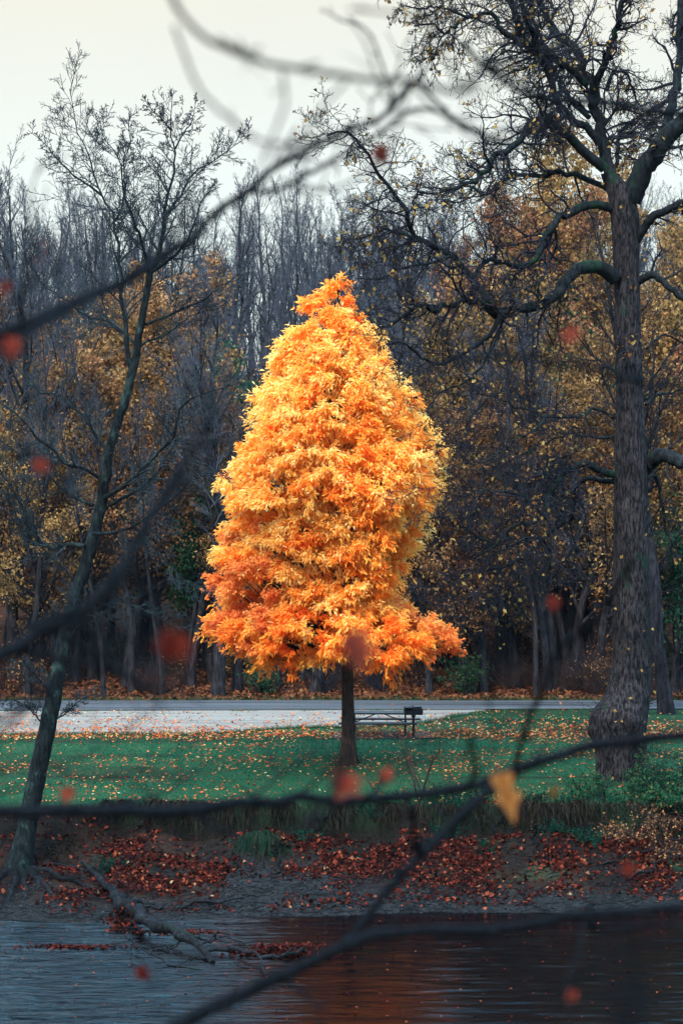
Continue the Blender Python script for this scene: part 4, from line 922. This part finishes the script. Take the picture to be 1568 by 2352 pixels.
wspots = [(1320, 52.9, 2), (1355, 53.2, 2), (1290, 52.8, 0), (1375, 53.6, 2), (1400, 52.7, 0), (1240, 52.7, 1), (1205, 52.8, 0), (1150, 52.6, 1), (1090, 52.6, 0), (1040, 52.2, 0), (1005, 52.7, 2), (930, 52.7, 1), (870, 52.2, 0), (1030, 51.6, 0), (1230, 51.5, 1), (1335, 51.4, 0), (1350, 51.3, 0), (1110, 51.2, 0), (700, 51.7, 0), (650, 50.9, 1), (1450, 52.6, 2), (1470, 55.1, 0), (1270, 51.6, 0), (120, 50.6, 1), (160, 51.2, 1), (240, 50.4, 0)]
for px, y, k_ in wspots:
    x = (px-CX)*y/F
    nm = ['dark green weeds sprouting from the bank', 'dry brown weeds on the bank', 'tall green weeds along the lawn edge near the old tree'][k_]
    place(wd[k_], x, y, rng.uniform(.7, 1.15), rng.uniform(0, 6), nm, nm+' group', 'weeds')
# tuft of grass on its hump
x0 = (600-CX)*51.1/F; mb = MB(); N = 900
xx = x0+rng.normal(0, .28, N); yy_ = 51.1+rng.normal(0, .15, N); hang(mb, xx, yy_, rng.uniform(.25, .6, N), rng.uniform(.2, 1, N), np.where(rng.random(N) < .6, 1., rng.random(N)), wd=.016)
tag(mb.build('grass_tuft', M['dry'], smooth=False, loc=(x0, 51.1, -1.)), 'shaggy green grass tuft among red leaves below the cut bank', 'grass tuft')
bpy.data.objects['grass_tuft'].location = (x0, 51.1, -1.)

# ------------------------------------------------------------------ driftwood
def on_ground(pts, off):
    out = []
    for px, py, lift in pts:
        ys_ = np.linspace(38, 52.3, 700); xs_ = (px-CX)*ys_/F; zz = np.maximum(gz(xs_, ys_), WATER); rows_ = HY+F*(CZ-zz-lift-off)/ys_
        j = np.argmin(np.abs(rows_-py)); out.append([xs_[j], ys_[j], zz[j]+lift+off])
    return np.array(out)
lroot = None
q = spline(on_ground([(190,1980,.1),(240,2030,.12),(275,2062,.2),(310,2095,.35),(345,2118,.45),(400,2136,.4),(440,2160,.3),(470,2185,.15),(488,2212,0)], .0), 30, .2)
lroot = empty('driftwood_log', q[0], 'large crooked driftwood log sloping from the bank into the river', 'log')
rr = np.interp(np.linspace(0, 1, 30), [0, .2, .35, .7, 1], [.05, .09, .16, .13, .07])*(1+.12*rng.normal(size=30))
mb = MB(); mb.tubes(q, rr, 14, cap=True); mb.build('trunk', M['bark_log'], lroot, loc=q[0])
for pts, r0 in [([(470,2185,.1),(520,2178,.15),(565,2190,.15),(600,2215,.1),(612,2240,0)], .05), ([(440,2150,.3),(480,2160,.15),(540,2165,.12)], .035), ([(420,2160,.2),(385,2175,.1),(340,2165,.06)], .03), ([(400,2170,.1),(350,2185,.05),(310,2180,.0)], .028), ([(480,2200,.05),(440,2205,.05),(400,2222,.0)], .03), ([(455,2170,.2),(500,2150,.2),(560,2170,.1),(610,2180,.05)], .03)]:
    w_ = spline(on_ground(pts, .02), 12, .4); mb = MB(); mb.tubes(w_, np.linspace(r0, r0*.35, 12), 7); mb.build('branch', M['bark_log'], lroot, loc=q[0])
for pts, r0, lab in [([(300,2068,.05),(360,2078,.08),(430,2080,.08),(500,2068,.1),(560,2062,.05)], .06, 'long weathered stick lying on the mud below the red leaves'), ([(330,2082,.03),(400,2088,.05),(470,2084,.04),(540,2080,.02)], .035, 'thinner stick lying on the mud alongside the long one'),
                     ([(290,2150,.25),(330,2185,.2),(380,2205,.1),(450,2225,.0),(500,2228,-.02)], .03, 'thin dark branch dipping into the river in front of the driftwood log'), ([(100,1985,.05),(150,1985,.1),(230,2010,.05),(300,2035,.02)], .04, 'dark root like stick below the leaning tree'),
                     ([(1380,1985,.05),(1440,1965,.12),(1500,1945,.2),(1568,1925,.3)], .03, 'pale stick propped in the brambles at the right of the bank'), ([(1440,2020,.02),(1500,1990,.1),(1580,1955,.2)], .035, 'second stick lower in the brambles at the right'),
                     ([(600,2200,.0),(640,2195,.06),(690,2190,.08),(730,2180,.0)], .05, 'short half sunk branch under the clump of wet leaves')]:
    w_ = spline(on_ground(pts, .01), 14, .4); mb = MB(); mb.tubes(w_, np.linspace(r0, r0*.4, 14), 7, cap=True)
    sub = np.array([w_[4], w_[4]+[.1, -.05, .1], w_[4]+[.25, -.05, .22]]); mb.tubes(spline(sub, 5), np.linspace(r0*.5, r0*.2, 5), 5)
    o_ = mb.build('driftwood_branch', M['bark_log'], loc=w_[0]); o_.location = tuple(w_[0]); tag(o_, lab, 'branch')
for i, (px, y, L_, lab) in enumerate([(330, 52.1, .8, 'pair of roots dangling from the cut bank above the driftwood log'), (520, 52.2, .6, 'short roots dangling from the lawn lip left of the grass tuft'), (760, 52.1, .7, 'bare roots dangling from the lawn lip below the golden tree'), (1130, 52.0, .8, 'roots dangling from the cut bank right of the tallest sapling'), (1300, 52.1, .7, 'roots dangling from the cut bank left of the brambles')]):
    x_ = (px-CX)*y/F; ye = float(edge_y(x_)); mb = MB()
    for k_ in range(6):
        a = np.array([x_+rng.normal()*.25, ye+.05, float(gz(x_, ye+.1))-.12]); q = spline([a, a+[rng.normal()*.1, -.22, -.12], a+[rng.normal()*.25, -.36-.1*rng.random(), -.5*L_], a+[rng.normal()*.4, -.42, -L_]], 10, .25); mb.tubes(q, np.linspace(.022, .006, 10), 5)
    loc = a.copy(); tag(mb.build('exposed_root', M['bark_log'], loc=loc), lab, 'root').location = tuple(loc)
# clump of leaves caught on the sunk branch
N = 500; c = on_ground([(650, 2190, 0)], .04)[0]; mb = MB()
b_ = c+rng.normal(size=(N, 3))*[.55, .1, .05]; b_[:, 2] = np.maximum(b_[:, 2], WATER+.02)
mb.leaves(b_, rng.normal(size=(N, 3)), rng.uniform(.06, .13, N), rng.uniform(.05, .1, N), rng.uniform(0, .6, N)); tag(mb.build('wet_leaves', M['leaf_bank'], smooth=False), kind='stuff')
N = 160; c = on_ground([(275, 2120, .15)], 0.)[0]; mb = MB(); b_ = c+rng.normal(size=(N, 3))*[.16, .06, .18]
mb.leaves(b_, rng.normal(size=(N, 3))+[0, 0, -1], rng.uniform(.08, .14, N), rng.uniform(.06, .1, N), rng.uniform(.1, .8, N)); tag(mb.build('wet_leaves', M['leaf_bank'], smooth=False), kind='stuff')

# ------------------------------------------------------------------ picnic table and grill
def table():
    D = 67.4; x0 = (872-CX)*D/F; z0 = .045
    root = empty('picnic_table', (x0, D, z0), 'grey picnic table with attached benches half hidden behind the golden tree stem', 'picnic table', rz=R(-3))
    for k_ in range(3):
        mb = MB(); mb.box((0, -.245+.245*k_, .73), (2.35, .235, .06), bev=.006); mb.build('tabletop_plank', M['wood'], root, smooth=False)
    for s in (-1, 1):
        mb = MB(); mb.box((.05*s, s*.72, .44), (2.62, .25, .06), bev=.006); mb.build('bench', M['wood'], root, smooth=False)
    for sx in (-.86, .86):
        for sy in (-1, 1):
            pts = [(sx, sy*.22, .70), (sx, sy*.24, .35), (sx, sy*.27, .10), (sx, sy*.36, .025), (sx, sy*.52, .025), (sx, sy*.66, .07), (sx, sy*.72, .2), (sx, sy*.74, .41)]
            mb = MB(); q = spline(pts, 26); mb.tubes(q, np.full(26, .026), 10); mb.build('leg', M['pipe'], root)
        mb = MB(); mb.tubes(np.array([[sx, -.62, .40], [sx, 0, .40], [sx, .62, .40]]), np.full(3, .022), 8); mb.tubes(np.array([[sx, -.34, .695], [sx, 0, .695], [sx, .34, .695]]), np.full(3, .022), 8); mb.build('crossbar', M['pipe'], root)
        mb = MB(); mb.tubes(np.array([[sx, 0, .40], [sx*.55, 0, .55], [sx*.12, 0, .70]]), np.full(3, .018), 8); mb.build('brace', M['pipe'], root)
    mb = MB(); mb.tubes(np.array([[-.86, 0, .40], [0, 0, .40], [.86, 0, .40]]), np.full(3, .018), 8); mb.build('brace', M['pipe'], root)
table()
def grill():
    D = 66.6; x0 = (949-CX)*D/F; z0 = .045
    root = empty('park_grill', (x0, D, z0), 'black steel box grill on a post at the right end of the picnic table', 'grill', rz=R(4))
    mb = MB(); mb.tubes(np.array([[0, 0, -.02], [0, 0, .4], [0, 0, .72]]), np.full(3, .045), 12, cap=True); mb.build('post', M['pipe'], root)
    mb = MB(); mb.box((0, 0, .70), (.13, .13, .07), bev=.008); mb.build('collar', M['steel'], root, smooth=False)
    mb = MB()   # open fire box: floor, back, two sides, front lip
    mb.box((.0, 0, .765), (.60, .42, .02)); mb.box((0, .20, .88), (.60, .02, .21)); mb.box((-.29, 0, .88), (.02, .38, .21)); mb.box((.29, 0, .86), (.02, .38, .17)); mb.box((0, -.20, .84), (.56, .02, .13))
    mb.build('firebox', M['steel'], root, smooth=False)
    g = MB()
    for k_ in range(13): g.tubes(np.array([[-.26+.02*k_*2.1, -.19, .93], [-.26+.02*k_*2.1, 0, .93], [-.26+.02*k_*2.1, .19, .93]]), np.full(3, .006), 5)
    g.build('grate', M['steel'], root)
    mb = MB(); mb.box((-.15, 0, .99), (.30, .43, .018), bev=.004); mb.build('lid', M['steel'], root, smooth=False)
    mb = MB(); mb.tubes(spline([(-.02, -.1, 1.0), (-.02, -.1, 1.04), (.0, .0, 1.045), (-.02, .1, 1.04), (-.02, .1, 1.0)], 12), np.full(12, .011), 6); mb.build('handle', M['steel'], root)
grill()

# ------------------------------------------------------------------ out-of-focus branches close to the camera
def near_branch(label, segs, D, leaves=(), seed=1, twigs=1., K=30):
    """segs: (points, width0 px, width1 px, depth offset start, end); leaves: (px,py,size px,kind,depth offset, elong)"""
    global rng
    keep = rng; rng = np.random.default_rng(seed); mb = MB(); PP = []; RR = []; LL = []
    for pts, w0, w1, d0, d1 in segs:
        f_ = np.linspace(0, 1, len(pts)); w_ = np.array([P(a, b_, D+d0+(d1-d0)*t_) for (a, b_), t_ in zip(pts, f_)])
        q = spline(w_, K, .07); r_ = np.linspace(w0, w1, K)/2*(D+(d0+d1)/2)/F*(1+.06*rng.normal(size=K)); mb.tubes(q, r_, 10, cap=True)
        PP.append(q); RR.append(r_); LL.append(np.linalg.norm(np.diff(q, axis=0), axis=1).sum())
        for kx in rng.integers(3, K-3, 3):   # bud scars
            mb.tubes(np.array([q[kx], q[kx]+rng.normal(size=3)*.012, q[kx]+rng.normal(size=3)*.02]), np.array([r_[kx]*.9, r_[kx]*.6, r_[kx]*.2]), 6)
    PP, RR, LL = np.array(PP), np.array(RR), np.array(LL)
    nk = np.maximum((LL*12*twigs).astype(int), 0)
    if nk.sum():
        g = grow(PP, RR, np.minimum(LL, .6), nk,   .06, .98, (25, 60), .55, .42, 7, .15, .02, rmin=.0022); mb.tubes(g[0], g[1], 5)
        g2 = grow(g[0], g[1], g[2], 3, .2, 1, (30, 60), .5, .6, 4, .15, 0, rmin=.0018); mb.tubes(g2[0], g2[1], 4)
    loc = PP[0][0].copy(); o_ = mb.build('near_branch', M['bark_near'], loc=loc); o_.location = tuple(loc); tag(o_, label, 'branch')
    for px, py, size, kd, dd, el in leaves:
        size *= 1.3; L_ = size*(D+dd)/F; b_ = P(px, py-size*.5*el, D+dd)[None]; lv = MB()
        d = np.array([[rng.normal()*.35, rng.normal()*.3, -1.]])
        lv.leaves(b_, d, L_*el, L_*1.05, np.array([rng.random()]), shape='lobed', up=np.array([[rng.normal()*.3, -1., .3]]), fold=.35)
        lv.leaves(b_, d+rng.normal(size=(1, 3))*.35, L_*.8*el, L_*.8, np.array([rng.random()]), shape='lobed', up=np.array([[rng.normal()*.6, -1., .3]]), fold=.3)
        # leaf stalk up to the nearest point of the branch
        allp = PP.reshape(-1, 3); j = np.argmin(np.linalg.norm(allp-b_[0], axis=1))
        lv.tubes(spline([b_[0], (b_[0]+allp[j])/2+[0, 0, .01], allp[j]], 6), np.full(6, .0008), 4, mat=1)
        l_ = lv.build('leaf', [{'r': M['leaf_red'], 'a': M['leaf_amber']}[kd], M['bark_near']], loc=loc, smooth=False); l_.parent = o_
    rng = keep

near_branch('thick blurred dark branch climbing from the left edge to the upper sky', [
    ([(-260,900),(-120,830),(0,767),(80,735),(150,706),(270,652),(350,605),(430,555),(500,490),(570,438),(620,393),(700,345),(800,300),(862,282),(955,185),(985,150)], 34, 9, -.2, .6),
    ([(570,440),(640,437),(700,402),(760,372),(860,312),(960,250),(1080,290),(1160,330)], 13, 7, .2, .6),
    ([(862,285),(900,230),(880,160),(850,80),(800,40)], 8, 5, .4, .7), ([(955,185),(1010,240),(1060,290),(1120,310)], 9, 5, .6, .8)], 3.9, [(877,360,34,'r',.4,1.2),(20,665,26,'r',-.1,1.)], 11, .5)
near_branch('pale blurred branch below the thick one at the left edge', [([(-200,880),(-60,830),(30,790),(90,750),(150,722),(230,672),(300,640)], 24, 10, 0, .5), ([(60,770),(40,800),(0,840)], 12, 6, 0, 0)], 3.0, [(38,805,44,'r',0,1.)], 12, .3)
near_branch('very blurred arching branch crossing the top of the sky', [
    ([(330,-160),(370,-70),(400,0),(430,55),(490,98),(560,127),(640,150),(740,166),(830,182),(945,186),(1060,210),(1110,150),(1180,140)], 14, 14, 0, .1),
    ([(560,125),(548,90)], 10, 6, 0, 0), ([(648,165),(655,235),(632,300),(598,395)], 8, 6, 0, 0), ([(800,180),(730,260),(700,330),(690,430)], 7, 5, 0, .1), ([(1060,210),(1000,90),(960,40),(800,20)], 9, 6, .1, .1)], 2.7, [], 13, .12)
near_branch('faint blurred branch bending through the gap above the bare tree', [([(400,60),(450,190),(490,240),(530,275),(585,318),(650,332),(720,318),(800,330)], 9, 7, 0, 0), ([(650,332),(672,352),(700,360)], 6, 5, 0, 0)], 2.8, [], 14, .15)
near_branch('dark blurred branch crossing in front of the old tree fork', [([(1060,95),(1110,152),(1180,200),(1250,225),(1330,232),(1400,236),(1450,250),(1530,258),(1620,275),(1780,310)], 12, 24, 0, .1), ([(1110,150),(1200,190),(1260,280),(1140,300)], 9, 6, 0, .2)], 4.4, [], 15, .2)
near_branch('blue grey blurred branch crossing the middle of the old trunk', [([(950,850),(1040,835),(1110,815),(1190,815),(1260,822),(1330,838),(1400,857),(1480,875),(1568,892),(1760,930)], 8, 20, 0, 0), ([(1252,820),(1255,850)], 12, 8, 0, 0)], 3.2, [(1320,780,38,'r',0,1.)], 16, .25)
near_branch('heavy dark blurred branch rising from the lower left edge', [
    ([(-260,1600),(-120,1550),(0,1502),(60,1470),(120,1438),(200,1398),(255,1330),(292,1285),(330,1220),(360,1165),(400,1095),(440,1040),(475,1018),(520,1008)], 44, 12, 0, .3),
    ([(200,1400),(120,1415),(60,1440),(0,1452)], 14, 8, 0, 0)], 3.5, [(90,1075,32,'r',.1,1.)], 17, .4)
near_branch('pale grey blurred forked twig over the leaning trunk', [([(120,1500),(180,1440),(228,1432),(248,1380),(258,1330),(245,1290),(236,1240),(228,1210)], 16, 12, 0, 0), ([(235,1440),(150,1425),(110,1430),(60,1425)], 12, 10, 0, 0), ([(232,1433),(262,1370),(300,1290),(355,1180),(400,1130),(440,1040),(478,950),(480,890)], 14, 14, 0, .1), ([(228,1432),(240,1450),(235,1470)], 14, 8, 0, 0)], 2.5, [(412,1492,80,'r',.2,.8)], 18, .15)
near_branch('thin blurred twigs slanting up across the lower left of the wood', [([(-420,1850),(-160,1780),(-40,1705),(30,1660),(90,1612),(160,1545),(250,1480),(300,1440),(380,1360)], 11, 5, 0, .4), ([(-420,1850),(-100,1690),(20,1640),(90,1600),(160,1540),(170,1480)], 7, 5, 0, .2)], 3.8, [], 19, .6)
near_branch('long dark blurred branch crossing the whole picture at the lawn edge', [
    ([(-220,1870),(-80,1866),(0,1864),(150,1862),(300,1860),(400,1858),(560,1850),(700,1836),(820,1842),(900,1835),(960,1830),(1080,1810),(1180,1772),(1260,1742),(1330,1718),(1450,1700),(1568,1688),(1760,1660)], 28, 26, 0, .2),
    ([(1180,1775),(1140,1800),(1095,1840),(1050,1882),(1010,1925),(970,1960),(940,1990),(905,2030),(870,2070),(840,2110),(800,2160),(770,2182)], 24, 22, .1, -.1),
    ([(1180,1772),(1195,1710),(1215,1650),(1240,1600),(1262,1530),(1300,1470),(1335,1452),(1390,1385),(1430,1330),(1448,1285)], 14, 12, .1, -.5),
    ([(1335,1455),(1325,1430),(1312,1405)], 14, 9, -.3, -.5), ([(965,1960),(955,1930),(948,1885),(942,1850)], 16, 12, 0, -.3), ([(1070,1815),(1090,1770),(1085,1720),(1070,1680)], 11, 9, 0, -.5), ([(820,1842),(880,1800),(930,1760),(960,1745)], 7, 4, 0, .2), ([(560,1850),(620,1800),(700,1740),(750,1700)], 7, 4, 0, .3)],
    4.3, [(800,1808,66,'r',-1.2,.8),(885,1785,30,'r',-.6,1.),(1145,1840,50,'a',-.6,2.),(150,1830,28,'r',0,1.1),(1265,1828,26,'a',0,1.1),(1278,1390,30,'r',0,1.)], 20, .35)
near_branch('bottom dark blurred branch rising to the right along the river', [
    ([(200,2480),(320,2410),(420,2352),(480,2320),(560,2282),(640,2245),(700,2212),(770,2182),(830,2160),(900,2142),(980,2135),(1100,2133),(1220,2122),(1300,2108),(1400,2095),(1568,2085),(1760,2060)], 40, 16, 0, 0),
    ([(1320,2110),(1400,2140),(1480,2120),(1568,2125)], 10, 8, 0, .2), ([(1340,2105),(1330,2180),(1300,2260),(1310,2340)], 7, 5, 0, -.4)], 4.1, [(323,2240,34,'r',0,1.),(1315,2290,24,'r',-.4,1.2),(1440,1998,28,'r',0,1.)], 21, .35)
near_branch('thin dark blurred twigs fanning across the left middle of the wood', [([(-420,1300),(-120,1260),(-20,1215),(60,1190),(140,1150),(230,1130),(330,1060)], 9, 4, 0, .3), ([(-420,1300),(-100,1000),(20,1010),(110,1060),(200,1090),(260,1150)], 8, 4, 0, .2), ([(-420,1300),(-80,1330),(60,1350),(180,1320),(300,1350),(420,1330)], 8, 4, 0, .3)], 3.6, [], 31, .7)
near_branch('thin blurred twigs drooping over the lower left bank', [([(-420,1950),(-120,1760),(0,1770),(90,1750),(200,1790),(330,1770),(450,1800)], 8, 4, 0, .3), ([(-420,1950),(-100,2010),(20,2000),(120,2010),(260,2035),(380,2050)], 12, 6, 0, .3), ([(-420,1950),(-60,2090),(20,2060),(60,1990),(90,1940)], 8, 4, 0, .1)], 3.7, [], 32, .6)
near_branch('thin dark blurred twigs reaching in from the lower right edge', [([(1980,2150),(1760,2160),(1600,2150),(1480,2180),(1380,2200),(1290,2260)], 10, 5, 0, .2), ([(1980,2150),(1740,2310),(1600,2290),(1500,2300),(1420,2340),(1350,2400)], 9, 5, 0, .2), ([(1980,2150),(1760,1800),(1600,1770),(1500,1775),(1420,1790),(1340,1840)], 7, 4, 0, .2)], 4.0, [], 33, .6)
near_branch('fine blurred twig network beside the upper blurred branch', [([(940,190),(1000,250),(1100,320),(1200,330),(1300,360)], 8, 5, 0, .1), ([(940,190),(890,230),(860,160),(840,100),(800,40)], 7, 4, 0, 0), ([(640,410),(720,440),(800,420),(880,360),(925,260),(940,190)], 7, 5, 0, 0)], 3.3, [], 34, .35)
near_branch('pale blurred twig ending on the golden tree stem', [([(700,1900),(740,1850),(780,1790),(793,1760),(800,1720),(802,1695),(806,1660)], 16, 14, 0, 0)], 2.5, [(800,1505,74,'r',.1,1.1)], 22, 0)

# ------------------------------------------------------------------ damp air
mb = MB(); mb.box((0, 134, 25), (460, 336, 64)); hz = mb.build('haze', [], smooth=False); tag(hz, kind='stuff')
n = NT('damp_air'); n.set(n.out, 'Volume', n.n('ShaderNodeVolumePrincipled', {'Color': (.50, .64, .85, 1), 'Density': .00005, 'Anisotropy': .2})); hz.data.materials.append(n.m)
